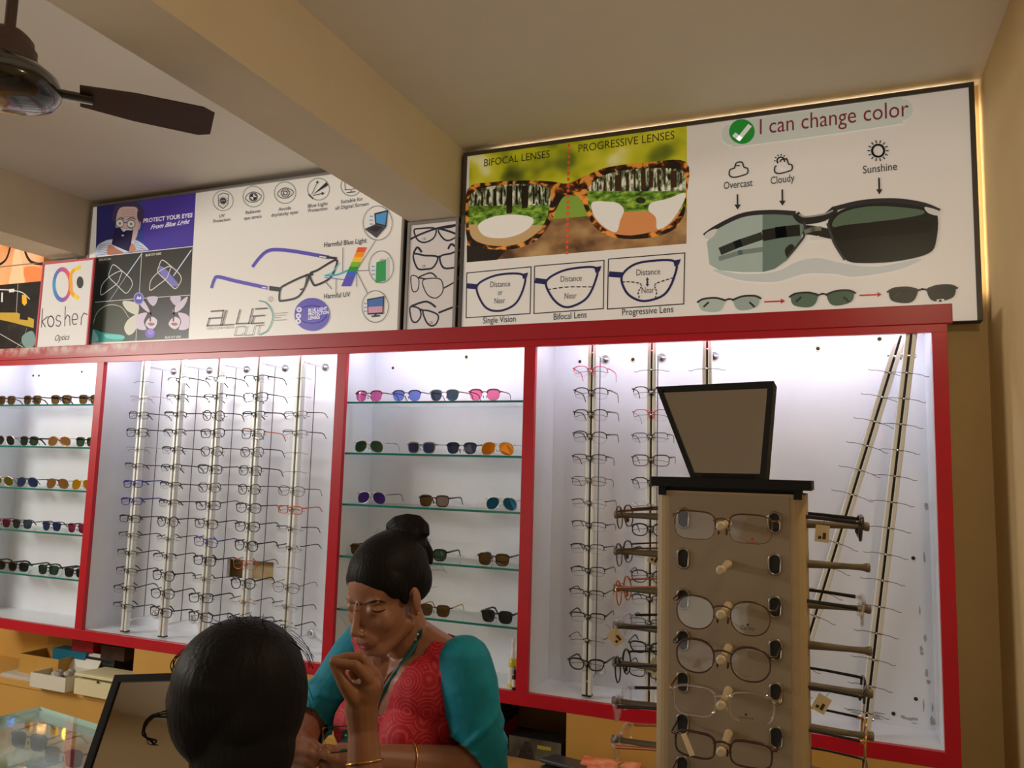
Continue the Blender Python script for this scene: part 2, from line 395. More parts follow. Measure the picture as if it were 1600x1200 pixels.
def leaning(pt, pb, label):
    """an empty pole that has come off its brackets and leans sideways"""
    a, b = Vector(pb), Vector(pt); d = b-a
    root = thing('leaning_display_pole', a, 0, label, 'display pole', 'leaning poles')
    zax = d.normalized(); xax = Vector((0, 1, 0)).cross(zax).normalized(); yax = zax.cross(xax)
    root.matrix_world = Matrix(((xax.x, yax.x, zax.x, a.x), (xax.y, yax.y, zax.y, a.y), (xax.z, yax.z, zax.z, a.z), (0, 0, 0, 1)))
    Lh = d.length; t = MB()
    for s in (-1, 1): t.bx((s*.0035, -.010, 0), (s*.0160, .013, Lh))
    t.bx((-.0035, -.003, 0), (.0035, .013, Lh), 1); t.build('channel', [steel, rubber], root, .002)
    t = MB()
    for z in (.05, Lh-.07): t.tube([(-.021, -.001, z), (.021, -.001, z)], .0055, 8)
    t.build('bracket_clamp', chrome, root)
    t = MB(); t.bx((-.0165, -.0105, -.004), (.0165, .0135, 0)); t.build('foot_cap', rubber, root)
    t = MB(); t.tube([(.006, .045, .05), (.006, .045, Lh-.06)], .0018, 6); t.build('lock_rod', steel, root)
    n = int((Lh-.09)/.0795)
    for i in range(n):
        o = bpy.data.objects.new('hook', hook_mesh()); COL.objects.link(o); o.parent = root; o.location = (0, 0, Lh-.125-i*.0795)
    return root
pA, pB = on_y(1408, 524, .056), on_y(1238, 1078, .056)
pC, pD = on_y(1424, 521, .026), on_y(1351, 1143, .045)
pB = pA+(pB-pA)*((.716-pA.z)/(pB-pA).z); pD = pC+(pD-pC)*((.716-pC.z)/(pD-pC).z)
leaning(pA, pB, 'empty aluminium pole leaning far over beside the counter stand')
leaning(pC, pD, 'empty aluminium pole leaning slightly, right of the steeper leaning pole')
# ================================================================ glasses on the poles
B, G = 'black', 'gun'
S = lambda sh, rim, th, f=B, t=None, l='clear': (sh, rim, th*1.4, f, t or f, l)
c_ = None
G2 = [
 [c_, S('rect', 'none', .0008, 'silver'), S('rect', 'full', .0011, B), S('wide', 'full', .0012, B), S('rect', 'none', .0008, 'silver'), S('rect', 'half', .0011, G, B),
  S('rect', 'full', .0014, 'blue'), S('rect', 'full', .0014, 'blue'), S('rect', 'full', .0014, B), S('rect', 'half', .0012, G, B), S('rect', 'half', .0012, B), S('rect', 'half', .0012, B), S('rect', 'half', .0012, B), S('rect', 'half', .0012, B)],
 [S('rect', 'half', .0013, B)]*8+[S('round', 'full', .0013, B), S('rect', 'none', .0010, G, B), S('rect', 'half', .0012, B), S('panto', 'full', .0014, B), S('oval', 'full', .0013, B), S('wide', 'full', .0014, B)],
 [S('rect', 'half', .0013, B), S('rect', 'half', .0013, B), S('round', 'full', .0012, B), S('wide', 'full', .0012, B), S('oval', 'full', .0011, B), S('wide', 'full', .0012, B), S('oval', 'full', .0011, G, B),
  S('wide', 'full', .0012, B, 'maroon'), S('wide', 'full', .0012, 'brown', B), S('wide', 'full', .0012, 'blue', 'blue'), S('wide', 'full', .0015, B), S('rect', 'none', .0010, G, B), S('wide', 'full', .0014, B), S('wide', 'full', .0014, B)],
 [S('rect', 'half', .0015, B), S('wide', 'full', .0012, B, 'navy'), S('rect', 'half', .0015, B), S('square', 'full', .0012, B, 'orange'), S('oval', 'full', .0011, G, B), S('oval', 'full', .0012, B), S('panto', 'full', .0011, B),
  S('oval', 'full', .0012, B), S('oval', 'full', .0012, B), S('panto', 'full', .0014, B), S('oval', 'full', .0010, 'orange', G), S('panto', 'full', .0015, B), S('rect', 'none', .0010, 'gold', B), S('oval', 'full', .0012, B)],
 [c_, c_, S('rect', 'half', .0010, G), S('rect', 'half', .0011, 'grey', B), c_, c_, S('oval', 'full', .0008, G, B), S('rect', 'full', .0013, 'orange'), S('rect', 'none', .0011, B), S('rect', 'none', .0011, B), c_,
  S('oval', 'full', .0007, G, B), S('rect', 'none', .0010, G, B), S('rect', 'none', .0011, B)]]
G4 = [
 [S('oval', 'half', .0010, 'pink'), S('oval', 'half', .0012, B), S('oval', 'half', .0012, B), S('oval', 'half', .0012, B), S('rect', 'half', .0011, B), S('rect', 'full', .0007, G, B), S('rect', 'none', .0009, B),
  S('rect', 'half', .0010, B), S('rect', 'half', .0011, B), S('rect', 'half', .0011, B), S('rect', 'half', .0011, B), S('rect', 'half', .0014, B), S('rect', 'none', .0008, G), S('cat', 'full', .0017, B)],
 [c_, S('oval', 'half', .0012, B), S('oval', 'half', .0010, 'pink', 'silver'), S('rect', 'half', .0010, G), S('wide', 'full', .0011, 'bronze'), S('oval', 'half', .0012, B), S('rect', 'none', .0008, 'silver'),
  S('oval', 'full', .0015, B), S('rect', 'half', .0010, B), S('oval', 'full', .0012, B), S('rect', 'half', .0011, B), S('rect', 'full', .0009, G), S('cat', 'full', .0016, B), S('wide', 'full', .0013, B)]]
CW = {'black': 'black', 'gun': 'dark wire', 'brown': 'dark brown', 'blue': 'blue', 'orange': 'orange', 'pink': 'pink', 'silver': 'silver', 'grey': 'grey', 'gold': 'gold', 'bronze': 'bronze', 'crystal': 'clear'}
RW = {'full': 'full-rim', 'half': 'half-rim', 'none': 'rimless'}
SW = {'rect': 'rectangular', 'wide': 'deep', 'panto': 'panto', 'round': 'round', 'oval': 'oval', 'cat': 'cat-eye', 'square': 'square'}
def hang(poles, table, words, group):
    for pi, (x, rows) in enumerate(zip(poles, table)):
        for ri, st in enumerate(rows):
            if not st: continue
            h = SHAPES[st[0]][1]
            rz = random.uniform(-.07, .07); ry = random.uniform(-.05, .05); rx = random.uniform(-.05, .08)
            M = Matrix.Translation((x+random.uniform(-.003, .003), POLE_Y-.021, ROWZ[ri]+.005-h*.18)) @ Euler((rx, ry, rz)).to_matrix().to_4x4()
            eyewear('eyeglasses', st, M, f'{CW[st[3]]} {RW[st[1]]} {SW[st[0]]} glasses, {ORD[ri]} row on the {words[pi]}', 'eyeglasses', group)
hang(POLES2, G2, [f'{w} pole of the optical bay' for w in ('leftmost', 'second', 'middle', 'fourth', 'rightmost')], 'eyeglasses on the poles of the optical bay')
hang(POLES4, G4, ['left upright pole of the right bay', 'upright pole beside the counter stand'], 'eyeglasses on the poles of the right bay')
# ================================================================ sunglasses on the shelves
def shade(px, shelf_i, st, label, group, rz=0, yy=.042):
    h = SHAPES[st[0]][1]
    p = on_y(px, 700, yy); z = SHZ[shelf_i]+h/2+st[2]+.0015
    p = on_y(px, 700, yy)
    for _ in range(3):   # the pixel column at the shelf's own height
        d = Vector((p.x, yy, z))-CAM; q = d.dot(CU)/d.dot(FW); py = 600-q*FPX
        p = on_y(px, py, yy)
    M = Matrix.Translation((p.x, yy, z)) @ Euler((.02, 0, rz)).to_matrix().to_4x4()
    eyewear('sunglasses', st, M, label, 'sunglasses', group)
gA, gB = 'sunglasses on the shelves of the far left bay', 'sunglasses on the shelves behind the woman'
for px, i, st, lb, rz in [
 (576, 0, S('club', 'brow', .0011, 'maroon', 'maroon', 'pink'), 'purple-pink lensed sunglasses at the left end of the top shelf', .0),
 (635, 0, S('club', 'brow', .0011, 'navy', 'navy', 'blue'), 'pale blue lensed sunglasses second along the top shelf', .05),
 (694, 0, S('club', 'brow', .0011, 'grey', 'maroon', 'grey'), 'dark grey lensed sunglasses third along the top shelf', .0),
 (757, 0, S('club', 'brow', .0011, 'maroon', 'maroon', 'rose'), 'rose pink sunglasses at the right end of the top shelf', .08),
 (576, 1, S('aviator', 'full', .0008, 'silver', 'gun', 'green'), 'green aviators alone at the left of the second shelf', .02),
 (658, 1, S('way', 'full', .0015, 'grey', 'silver', 'slate'), 'slate blue sunglasses left of the twin slate pair, second shelf', -.05),
 (721, 1, S('club', 'brow', .0011, 'black', 'black', 'slate'), 'slate sunglasses with dark brow bar beside the orange aviators', .05),
 (777, 1, S('aviator', 'full', .0008, 'gold', 'silver', 'amber'), 'orange mirrored aviators at the right of the second shelf', .03),
 (580, 2, S('aviator', 'full', .0008, 'silver', 'black', 'violet'), 'violet mirrored aviators at the left of the middle shelf', -.02),
 (678, 2, S('way', 'full', .0016, 'brown', 'brown', 'brown'), 'brown square sunglasses alone mid-way along the middle shelf', .05),
 (783, 2, S('aviator', 'full', .0009, 'silver', 'silver', 'teal'), 'teal mirrored aviators at the right of the middle shelf', -.1),
 (568, 3, S('way', 'full', .0016, 'brown', 'brown', 'brown'), 'brown sunglasses left of the hair bun, second lowest shelf', .0),
 (674, 3, S('way', 'full', .0018, 'black', 'black', 'green'), 'black framed green sunglasses just right of the hair bun', .05),
 (771, 3, S('way', 'full', .0016, 'brown', 'brown', 'brown'), 'brown sunglasses at the right end, second lowest shelf', .0),
 (679, 4, S('way', 'full', .0013, 'brown', 'gold', 'brown'), 'thin brown sunglasses beside the woman\'s ear, lowest shelf', .04),
 (776, 4, S('way', 'full', .0018, 'black', 'black', 'dark'), 'black sunglasses at the right end of the lowest shelf', -.05)]:
    shade(px, i, st, lb, gB, rz)
for px, i, st, lb, rz in [
 (10, 0, S('way', 'full', .0014, 'brown', 'brown', 'brown'), 'amber-brown sunglasses cut by the left photo edge, top shelf', 0),
 (50, 0, S('way', 'full', .0016, 'brown', 'brown', 'brown'), 'amber-brown sunglasses second along the far left top shelf', 0),
 (95, 0, S('way', 'full', .0018, 'brown', 'brown', 'brown'), 'thick framed amber-brown sunglasses third along the far left top shelf', .1),
 (139, 0, S('way', 'full', .0016, 'brown', 'brown', 'brown'), 'amber-brown sunglasses against the red divider, far left top shelf', .1),
 (8, 1, S('aviator', 'full', .0009, 'silver', 'gun', 'dark'), 'dark aviators at the left photo edge, second shelf', 0),
 (45, 1, S('way', 'full', .0018, 'black', 'black', 'green'), 'black wayfarer sunglasses beside the bronze aviators, second shelf', 0),
 (92, 1, S('aviator', 'full', .0008, 'gold', 'gold', 'bronze'), 'bronze mirrored aviators on the far left second shelf', .15),
 (134, 1, S('way', 'full', .0018, 'black', 'black', 'green'), 'black green-lensed sunglasses touching the red divider, second shelf', .05),
 (4, 2, S('aviator', 'full', .0009, 'silver', 'gun', 'olive'), 'olive mirrored aviators at the left photo edge, middle shelf', .1),
 (42, 2, S('aviator', 'full', .0010, 'gun', 'black', 'bluemir'), 'blue-black mirrored aviators on the far left middle shelf', .1),
 (89, 2, S('aviator', 'full', .0008, 'bronze', 'gun', 'bronze'), 'bronze aviators between the blue and yellow pairs, middle shelf', .1),
 (128, 2, S('aviator', 'full', .0008, 'gold', 'gun', 'yellow'), 'yellow mirrored aviators by the red divider, middle shelf', .05),
 (2, 3, S('club', 'brow', .0011, 'maroon', 'maroon', 'maroon'), 'maroon sunglasses at the left photo edge, second lowest shelf', .0),
 (34, 3, S('club', 'brow', .0011, 'black', 'black', 'grey'), 'grey sunglasses beside the blue pair, second lowest shelf', .08),
 (80, 3, S('club', 'brow', .0011, 'navy', 'navy', 'bluemir'), 'blue mirrored sunglasses on the far left second lowest shelf', .0),
 (120, 3, S('club', 'brow', .0011, 'maroon', 'maroon', 'maroon'), 'maroon sunglasses against the red divider, second lowest shelf', .0),
 (-6, 4, S('way', 'full', .0018, 'black', 'black', 'dark'), 'black sunglasses cut by the left photo edge, lowest shelf', .0),
 (28, 4, S('way', 'full', .0018, 'black', 'black', 'dark'), 'black sunglasses second along the far left lowest shelf', .1),
 (75, 4, S('way', 'full', .0018, 'black', 'black', 'green'), 'black sunglasses third along the far left lowest shelf', .06),
 (117, 4, S('way', 'full', .0018, 'black', 'black', 'dark'), 'black sunglasses against the red divider, lowest shelf', .1)]:
    shade(px, i, st, lb, gA, rz)
# ================================================================ backlit signs over the cabinet
SY = .22
GLOW = .27
def ink(c):
    if isinstance(c, str): return MATS[c]
    return mat('print_%02x%02x%02x' % c, hexc(*c), .35, emit=GLOW)
def print_mix(name, cols, scale, detail=2, dist=0):
    """printed photograph of soft shapes: noise through a colour ramp"""
    m = bpy.data.materials.new(name); m.use_nodes = True; nt = m.node_tree; b = nt.nodes['Principled BSDF']
    tc = nt.nodes.new('ShaderNodeTexCoord'); mp = nt.nodes.new('ShaderNodeMapping'); mp.inputs['Scale'].default_value = scale
    nz = nt.nodes.new('ShaderNodeTexNoise'); nz.inputs['Scale'].default_value = 1; nz.inputs['Detail'].default_value = detail; nz.inputs['Distortion'].default_value = dist
    rp = nt.nodes.new('ShaderNodeValToRGB'); e = rp.color_ramp.elements
    e[0].position, e[1].position = cols[0][0], cols[-1][0]; e[0].color = (*hexc(*cols[0][1]), 1); e[1].color = (*hexc(*cols[-1][1]), 1)
    for p, c in cols[1:-1]: e.new(p).color = (*hexc(*c), 1)
    nt.links.new(tc.outputs['Object'], mp.inputs[0]); nt.links.new(mp.outputs[0], nz.inputs['Vector']); nt.links.new(nz.outputs['Fac'], rp.inputs[0])
    nt.links.new(rp.outputs[0], b.inputs['Base Color']); nt.links.new(rp.outputs[0], b.inputs['Emission Color'])
    b.inputs['Emission Strength'].default_value = GLOW; b.inputs['Roughness'].default_value = .35
    MATS[name] = m
print_mix('print_bokeh', [(.30, (58, 60, 20)), (.42, (120, 130, 30)), (.52, (190, 190, 30)), (.62, (214, 206, 60)), (.75, (240, 236, 190))], (5, 1, 6))
print_mix('print_bank', [(.35, (84, 58, 38)), (.5, (150, 112, 72)), (.65, (186, 150, 100))], (6, 1, 9), 4)
print_mix('print_grass', [(.35, (40, 64, 20)), (.5, (98, 140, 40)), (.65, (160, 186, 70))], (30, 1, 60), 4)
print_mix('print_canopy', [(.40, (26, 30, 18)), (.50, (120, 130, 90)), (.60, (225, 228, 205))], (70, 1, 26), 3)
print_mix('print_tortoise', [(.42, (28, 18, 12)), (.50, (90, 44, 14)), (.58, (232, 150, 66))], (22, 1, 26), 2, .6)
print_mix('print_skin', [(.3, (226, 120, 60)), (.5, (246, 176, 120)), (.7, (250, 205, 160))], (5, 1, 2), 1)
print_mix('print_night', [(.3, (12, 12, 16)), (.6, (30, 30, 34)), (.8, (70, 60, 30))], (14, 1, 14), 3)
_FONT = None
class Art:
    def __init__(s, T, y=SY): s.b = MB(); s.T = T; s.y = y; s.k = 0; s.ms = []; s.sc = .00295
    def P(s, p):
        ox, oy, sc = s.T; q = on_y(ox+p[0]/sc, oy+p[1]/sc, s.y); return (q.x, q.z)
    def mi(s, c):
        m = ink(c)
        if m not in s.ms: s.ms.append(m)
        return s.ms.index(m)
    def lay(s): s.k += 1; return s.y-.0002-s.k*.00002
    def raw(s, pts, c, y=None):
        y = y or s.lay()
        a = sum(pts[i][0]*pts[(i+1) % len(pts)][1]-pts[(i+1) % len(pts)][0]*pts[i][1] for i in range(len(pts)))
        f = list(range(len(pts)))
        s.b.add([(x, y, z) for x, z in pts], [f if a > 0 else f[::-1]], s.mi(c))
    def poly(s, pts, c): s.raw([s.P(p) for p in pts], c)
    def stroke(s, q, w, c, closed=False):
        """flat ribbon of width w (metres) through points q in sign metres"""
        n = len(q); L, R = [], []
        for i in range(n):
            a = Vector(q[(i-1) % n] if closed else q[max(i-1, 0)]); b = Vector(q[(i+1) % n] if closed else q[min(i+1, n-1)])
            t = b-a
            t = t.normalized() if t.length > 1e-9 else Vector((1, 0))
            nn = Vector((-t.y, t.x)); p = Vector(q[i]); L.append(p+nn*w/2); R.append(p-nn*w/2)
        y = s.lay(); vs = [(p.x, y, p.y) for p in L]+[(p.x, y, p.y) for p in R]
        s.b.add(vs, [(i, n+i, n+(i+1) % n, (i+1) % n) for i in range(n if closed else n-1)], s.mi(c))
    def line(s, pts, c, w=2, closed=False, smooth=False):
        q = [s.P(p) for p in pts]
        W_ = w/s.T[2]*s.sc
        if smooth: s.stroke(curve(q, closed), W_, c, closed); return
        if closed: q = q+q[:1]
        for i in range(len(q)-1):
            A_, B_ = Vector(q[i]), Vector(q[i+1]); t = (B_-A_).normalized()*W_*.45
            s.stroke([tuple(A_-t) if i else q[i], tuple(B_+t) if i < len(q)-2 else q[i+1]], W_, c); s.k -= 1
        s.k += 1
    def blob(s, pts, c): s.raw(curve([s.P(p) for p in pts], True), c)
    def circ(s, c0, r, c, n=36, w=0):
        r = r if isinstance(r, tuple) else (r, r)
        pts = [(c0[0]+r[0]*math.cos(i*2*math.pi/n), c0[1]+r[1]*math.sin(i*2*math.pi/n)) for i in range(n)]
        if w: s.line(pts, c, w, True)
        else: s.poly(pts, c)
    def arrow(s, a, b, c, w=4, hd=14):
        a, b = Vector(a), Vector(b); t = (b-a).normalized(); n = Vector((-t.y, t.x)); m = b-t*hd*1.6
        s.line([a, m], c, w); s.poly([m+n*hd, b, m-n*hd], c)
    def text(s, txt, p0, p1, c, h=None, shear=0, bold=0):
        cu = bpy.data.curves.new('t', 'FONT'); cu.body = txt; cu.size = 1; cu.resolution_u = 3; cu.offset = bold; cu.shear = shear
        o = bpy.data.objects.new('t', cu); COL.objects.link(o)
        me = bpy.data.meshes.new_from_object(o.evaluated_get(bpy.context.evaluated_depsgraph_get()))
        v = [tuple(x.co) for x in me.vertices]; f = [tuple(p.vertices) for p in me.polygons]
        bpy.data.objects.remove(o); bpy.data.curves.remove(cu); bpy.data.meshes.remove(me)
        if not v: return
        x0, x1 = min(p[0] for p in v), max(p[0] for p in v)
        a, b = Vector(s.P(p0)), Vector(s.P(p1)); u = (b-a); k = u.length/(x1-x0); u.normalize(); n = Vector((-u.y, u.x))
        kz = (h/s.T[2]*s.sc/.70) if h else k
        y = s.lay(); q = []
        for p in v:
            w = a+u*(p[0]-x0)*k+n*p[1]*kz; q.append((w.x, y, w.y))
        s.b.add(q, f, s.mi(c))
def curve(q, closed=True, k=5):
    n = len(q); out = []
    for i in range(n if closed else n-1):
        g = lambda j: Vector(q[j % n]) if closed else Vector(q[min(max(j, 0), n-1)])
        a, b, c, d = g(i-1), g(i), g(i+1), g(i+2)
        for j in range(k):
            t = j/k
            out.append(.5*((2*b)+(c-a)*t+(2*a-5*b+4*c-d)*t*t+(3*b-a-3*c+d)*t*t*t))
    if not closed: out.append(Vector(q[-1]))
    return [tuple(p) for p in out]
frame_dark = mat('dark_grey_sign_frame', hexc(84, 78, 74), .45); frame_alu = mat('grey_sign_frame', hexc(150, 146, 142), .4, .4)
backing = mat('sign_backing', hexc(60, 58, 56), .6)
def lightbox(name, x0, x1, z0, z1, label, face, fm, bw, y=SY, depth=.055):
    r = thing(name, ((x0+x1)/2, y+depth, z0), 0, label, 'sign')
    I = Matrix.Translation((-(x0+x1)/2, -(y+depth), -z0))
    t = MB(); t.M = I; t.bx((x0, y+.004, z0), (x1, y+depth, z1)); t.build('light_box', backing, r)
    t = MB(); t.M = I; t.bx((x0+bw, y, z0+.002), (x1-bw, y+.004, z1-bw)); t.build('face', ink(face), r)
    t = MB(); t.M = I
    t.bx((x0, y-.006, z1-bw), (x1, y+.004, z1)); t.bx((x0, y-.006, z0), (x0+bw, y+.004, z1-bw)); t.bx((x1-bw, y-.006, z0), (x1, y+.004, z1-bw))
    t.build('frame', fm, r, .001)
    return r, I
def put(art, r, I, name='printed_artwork'):
    art.b.v = [tuple(I @ Vector(p)) for p in art.b.v]; art.b.build(name, art.ms, [o for o in r.children if o.name.startswith('face')][0])
WHT = (226, 220, 212); K = (44, 42, 46); NV = (38, 36, 84)
T2, T3, T4, T5 = (0, 300, 4.6156), (300, 260, 3.636), (710, 120, 3.), (1070, 100, 3.)
ZT = 2.806
# ---- the blue-cut panel left of the beam
r, I = lightbox('backlit_sign', -3.588, -1.690, 2.0, ZT, 'backlit white and purple blue-light lens sign left of the ceiling beam', WHT, frame_alu, .012)
a = Art(T2)
a.poly([(700, 96), (1413, 2), (1393, 390), (690, 465)], (70, 52, 150))
a.poly([(700, 96), (850, 76), (840, 448), (690, 465)], (34, 36, 100)); a.poly([(850, 76), (1040, 51), (1030, 428), (840, 448)], (48, 64, 140))
a.T = (150, 300, 10.)
a.blob([(10, 1000), (20, 850), (130, 770), (250, 740), (560, 735), (700, 790), (820, 900), (760, 915), (400, 955)], (196, 204, 222))
for k in range(7): a.line([(20+k*4, 985-k*26), (240, 960-k*26)], (60, 66, 96), 7); a.line([(590, 925-k*24), (790-k*24, 903-k*24)], (60, 66, 96), 7)
a.blob([(290, 470), (270, 320), (330, 190), (480, 130), (640, 160), (740, 260), (750, 380), (690, 500)], (64, 50, 84))
a.blob([(310, 560), (320, 400), (350, 290), (400, 240), (520, 230), (640, 250), (670, 400), (660, 600), (590, 760), (350, 760)], (206, 176, 170))
a.blob([(665, 520), (700, 450), (690, 560), (640, 610)], (196, 160, 165)); a.blob([(650, 300), (700, 260), (750, 330), (700, 460), (650, 420)], (64, 50, 84))
for k in range(4): a.line([(400, 290+k*36), (500, 275+k*36), (610, 285+k*34)], (150, 116, 116), 6, smooth=True)
a.line([(340, 440), (380, 400), (440, 425)], (60, 44, 50), 16, smooth=True); a.line([(490, 430), (560, 400), (620, 430)], (60, 44, 50), 16, smooth=True)
for c in ((375, 490), (550, 500)):
    a.circ(c, (62, 62), (226, 222, 206)); a.circ(c, (20, 22), (120, 140, 120)); a.circ(c, (62, 62), (30, 74, 120), w=14)
a.line([(435, 480), (490, 480)], (30, 74, 120), 16); a.blob([(440, 500), (480, 500), (490, 560), (430, 560)], (215, 180, 170))
a.poly([(300, 555), (585, 575), (530, 940), (245, 820)], (32, 24, 66)); a.poly([(385, 565), (575, 580), (565, 600), (470, 595), (450, 620), (420, 615)], (214, 214, 226)); a.circ((420, 680), (20, 12), (200, 196, 206))
a.blob([(190, 850), (240, 825), (330, 890), (430, 950), (300, 970), (180, 975)], (178, 116, 90)); a.blob([(560, 800), (620, 880), (600, 925), (520, 935)], (190, 130, 104))
a.text('PROTECT YOUR EYES', (740, 482), (1508, 392), (238, 232, 240), 72, bold=.03)
a.text('From Blue Light', (850, 585), (1470, 490), (238, 232, 240), 78, shear=.5, bold=.02)
a.T = (140, 390, 8.)
a.poly([(78, 92), (1290, -40), (1235, 1110), (10, 1165)], (52, 50, 44))
a.poly([(78, 92), (650, 28), (620, 610), (40, 660)], (46, 48, 46)); a.poly([(40, 660), (620, 608), (575, 1140), (10, 1160)], (58, 62, 50)); a.poly([(620, 608), (1250, 570), (1235, 1108), (600, 1140)], (46, 42, 48))
a.line([(655, 25), (620, 610), (580, 1140)], (214, 210, 206), 9); a.line([(35, 662), (620, 612), (1255, 570)], (214, 210, 206), 8); a.line([(70, 95), (1290, -38)], (226, 220, 216), 8)
SKW = (206, 204, 196)
for dx, dy, w in ((0, 0, 12), (612, -58, 14)):
    q = lambda *p: [(x+dx, y+dy) for x, y in p]
    if dx: a.blob(q((255, 270), (330, 290), (470, 450), (500, 500), (420, 510), (290, 380)), (120, 116, 190))
    a.line(q((300, 190), (400, 260), (500, 350), (535, 410), (525, 470), (465, 545), (410, 510), (330, 430), (245, 340), (260, 260)), SKW, w, True, True)
    a.line(q((405, 270), (330, 290), (240, 350), (160, 440), (140, 540), (160, 565), (250, 500), (350, 420), (385, 340)), SKW, w, True, True)
a.line([(652, 55), (460, 330)], (200, 206, 226), 16); a.line([(460, 330), (250, 642)], (178, 182, 200), 8); a.line([(1275, 5), (1050, 330)], (206, 210, 230), 18)
a.text('REGULAR LENS', (104, 145), (268, 128), (190, 188, 180), 26, bold=.02); a.text('BLUE CUT LENS', (703, 85), (895, 62), (226, 222, 216), 30, bold=.02); a.text('BLUE CUT LENS', (945, 1112), (1142, 1102), (226, 222, 216), 28, bold=.02)
a.line([(40, 960), (90, 800), (190, 710), (300, 690), (410, 730), (490, 850)], (190, 194, 170), 9, smooth=True)
a.blob([(20, 1150), (40, 1000), (180, 1040), (420, 1070), (410, 1140), (200, 1155)], (60, 150, 140)); a.blob([(20, 1150), (25, 990), (90, 1060), (110, 1140)], (150, 190, 186)); a.blob([(200, 1060), (420, 1075), (410, 1120), (230, 1110)], (96, 196, 186))
a.blob([(415, 670), (450, 640), (610, 680), (605, 815), (560, 810), (470, 760)], (206, 204, 186)); a.blob([(490, 870), (605, 820), (580, 1000), (490, 1070), (435, 980)], (206, 204, 186))
for c in ((770, 0), (1060, -20)):
    x0 = c[0]; sgn = 1 if x0 > 900 else -1
    a.blob([(x0-50, 600), (x0+80, 590), (x0+60, 680), (x0+10, 700)], (196, 184, 206)); a.blob([(x0-20, 760), (x0+sgn*90, 640), (x0+sgn*170, 590), (x0+sgn*130, 700), (x0+sgn*40, 780)], (206, 192, 206))
    a.blob([(x0-70, 930), (x0, 840), (x0+75, 880), (x0+60, 960), (x0, 995)], (214, 200, 206)); a.blob([(x0+sgn*50, 790), (x0+sgn*180, 830), (x0+sgn*178, 980), (x0+sgn*60, 1000), (x0+sgn*90, 900)], (206, 190, 210))
    a.line([(x0, 690), (x0-5, 800), (x0-10, 900)], (40, 36, 46), 26); a.blob([(x0-40, 925), (x0+10, 912), (x0+50, 935), (x0, 955)], (150, 90, 110))
a.circ((760, 1045), (62, 60), (110, 84, 186)); a.circ((765, 1030), (40, 36), (140, 116, 206))
a.circ((618, 612), (64, 78), (150, 146, 206)); a.circ((618, 612), (52, 64), (84, 78, 170)); a.poly([(590, 620), (605, 575), (620, 605), (645, 580), (650, 620)], (224, 222, 240))
a.T = T3
GR = (150, 152, 130)
for c, rr in (((178, 195), 57), ((350, 172), 59), ((530, 150), 61), ((720, 130), 62), ((905, 110), 58)): a.circ(c, rr, GR, w=5)
a.line([(150, 165), (178, 152), (208, 160), (205, 215), (178, 240), (152, 222)], K, 4, True); a.circ((178, 196), 17, K)
for k in range(12): a.line([(178+15*math.cos(k*.524), 196+15*math.sin(k*.524)), (178+26*math.cos(k*.524), 196+26*math.sin(k*.524))], K, 4)
a.text('UV', (166, 201), (191, 199), WHT, 11)
for c in ((350, 175), (532, 152)):
    x, y = c; a.line([(x-46, y+5), (x-20, y-24), (x+15, y-27), (x+46, y-4), (x+18, y+25), (x-20, y+28)], K, 4, True, True); a.circ(c, 23, K, w=4)
a.circ((350, 175), 20, K); a.poly([(350, 155), (350, 175), (370, 175)], WHT); a.poly([(350, 195), (350, 175), (330, 175)], WHT); a.circ((532, 152), 11, K, w=5)
for k in range(12): a.line([(532+15*math.cos(k*.524), 152+15*math.sin(k*.524)), (532+36*math.cos(k*.524), 152+20*math.sin(k*.524))], K, 2)
a.arrow((682, 160), (718, 82), K, 4, 9); a.poly([(690, 160), (765, 90), (776, 108)], K); a.arrow((690, 166), (755, 152), K, 5, 10); a.line([(664, 160), (690, 185)], K, 8)
a.line([(870, 85), (872, 135), (950, 125), (945, 92)], K, 4); a.line([(880, 150), (930, 145)], K, 5); a.line([(905, 135), (905, 148)], K, 5)
for t in (('UV', (156, 293), (187, 288)), ('Protection', (122, 322), (218, 309)), ('Relieves', (306, 273), (390, 261)), ('eye strain', (297, 305), (396, 293)), ('Avoids', (492, 254), (562, 245)), ('dry/sticky eyes', (452, 288), (603, 268)),
          ('Blue Light', (660, 236), (772, 220)), ('Protection', (662, 262), (770, 248)), ('Suitable for', (847, 212), (972, 194)), ('all Digital Screen', (815, 248), (1004, 222))): a.text(t[0], t[1], t[2], (74, 72, 76), 20, bold=.012)
PU = (92, 80, 178)
a.line([(345, 572), (385, 520), (430, 482), (490, 474), (600, 486), (780, 518)], PU, 21, smooth=True); a.line([(112, 692), (128, 645), (150, 628), (250, 652), (435, 692)], PU, 21, smooth=True)
a.line([(720, 510), (825, 524)], K, 14); a.line([(725, 512), (765, 518)], (214, 210, 206), 8); a.line([(400, 688), (425, 690)], (214, 210, 206), 8)
a.line([(440, 692), (500, 700)], K, 26); a.line([(436, 678), (436, 705)], (206, 200, 190), 12)
a.line([(504, 700), (530, 675), (655, 620), (652, 668), (604, 742), (515, 764), (498, 755)], K, 12, True, True)
a.line([(672, 612), (715, 590), (820, 532), (812, 590), (780, 640), (712, 674), (690, 668)], K, 12, True, True)
a.line([(645, 622), (690, 612)], K, 16); a.line([(655, 630), (640, 690), (615, 700)], (96, 92, 90), 10, smooth=True)
a.line([(755, 622), (800, 600), (838, 550)], (96, 190, 200), 6, smooth=True); a.line([(755, 622), (830, 615), (900, 585)], (60, 170, 190), 10, smooth=True); a.line([(755, 632), (870, 645)], (110, 104, 160), 5)
RB = [(224, 84, 40), (240, 140, 36), (240, 190, 40), (120, 180, 50), (40, 140, 60), (60, 96, 190), (84, 76, 180), (92, 76, 178)]
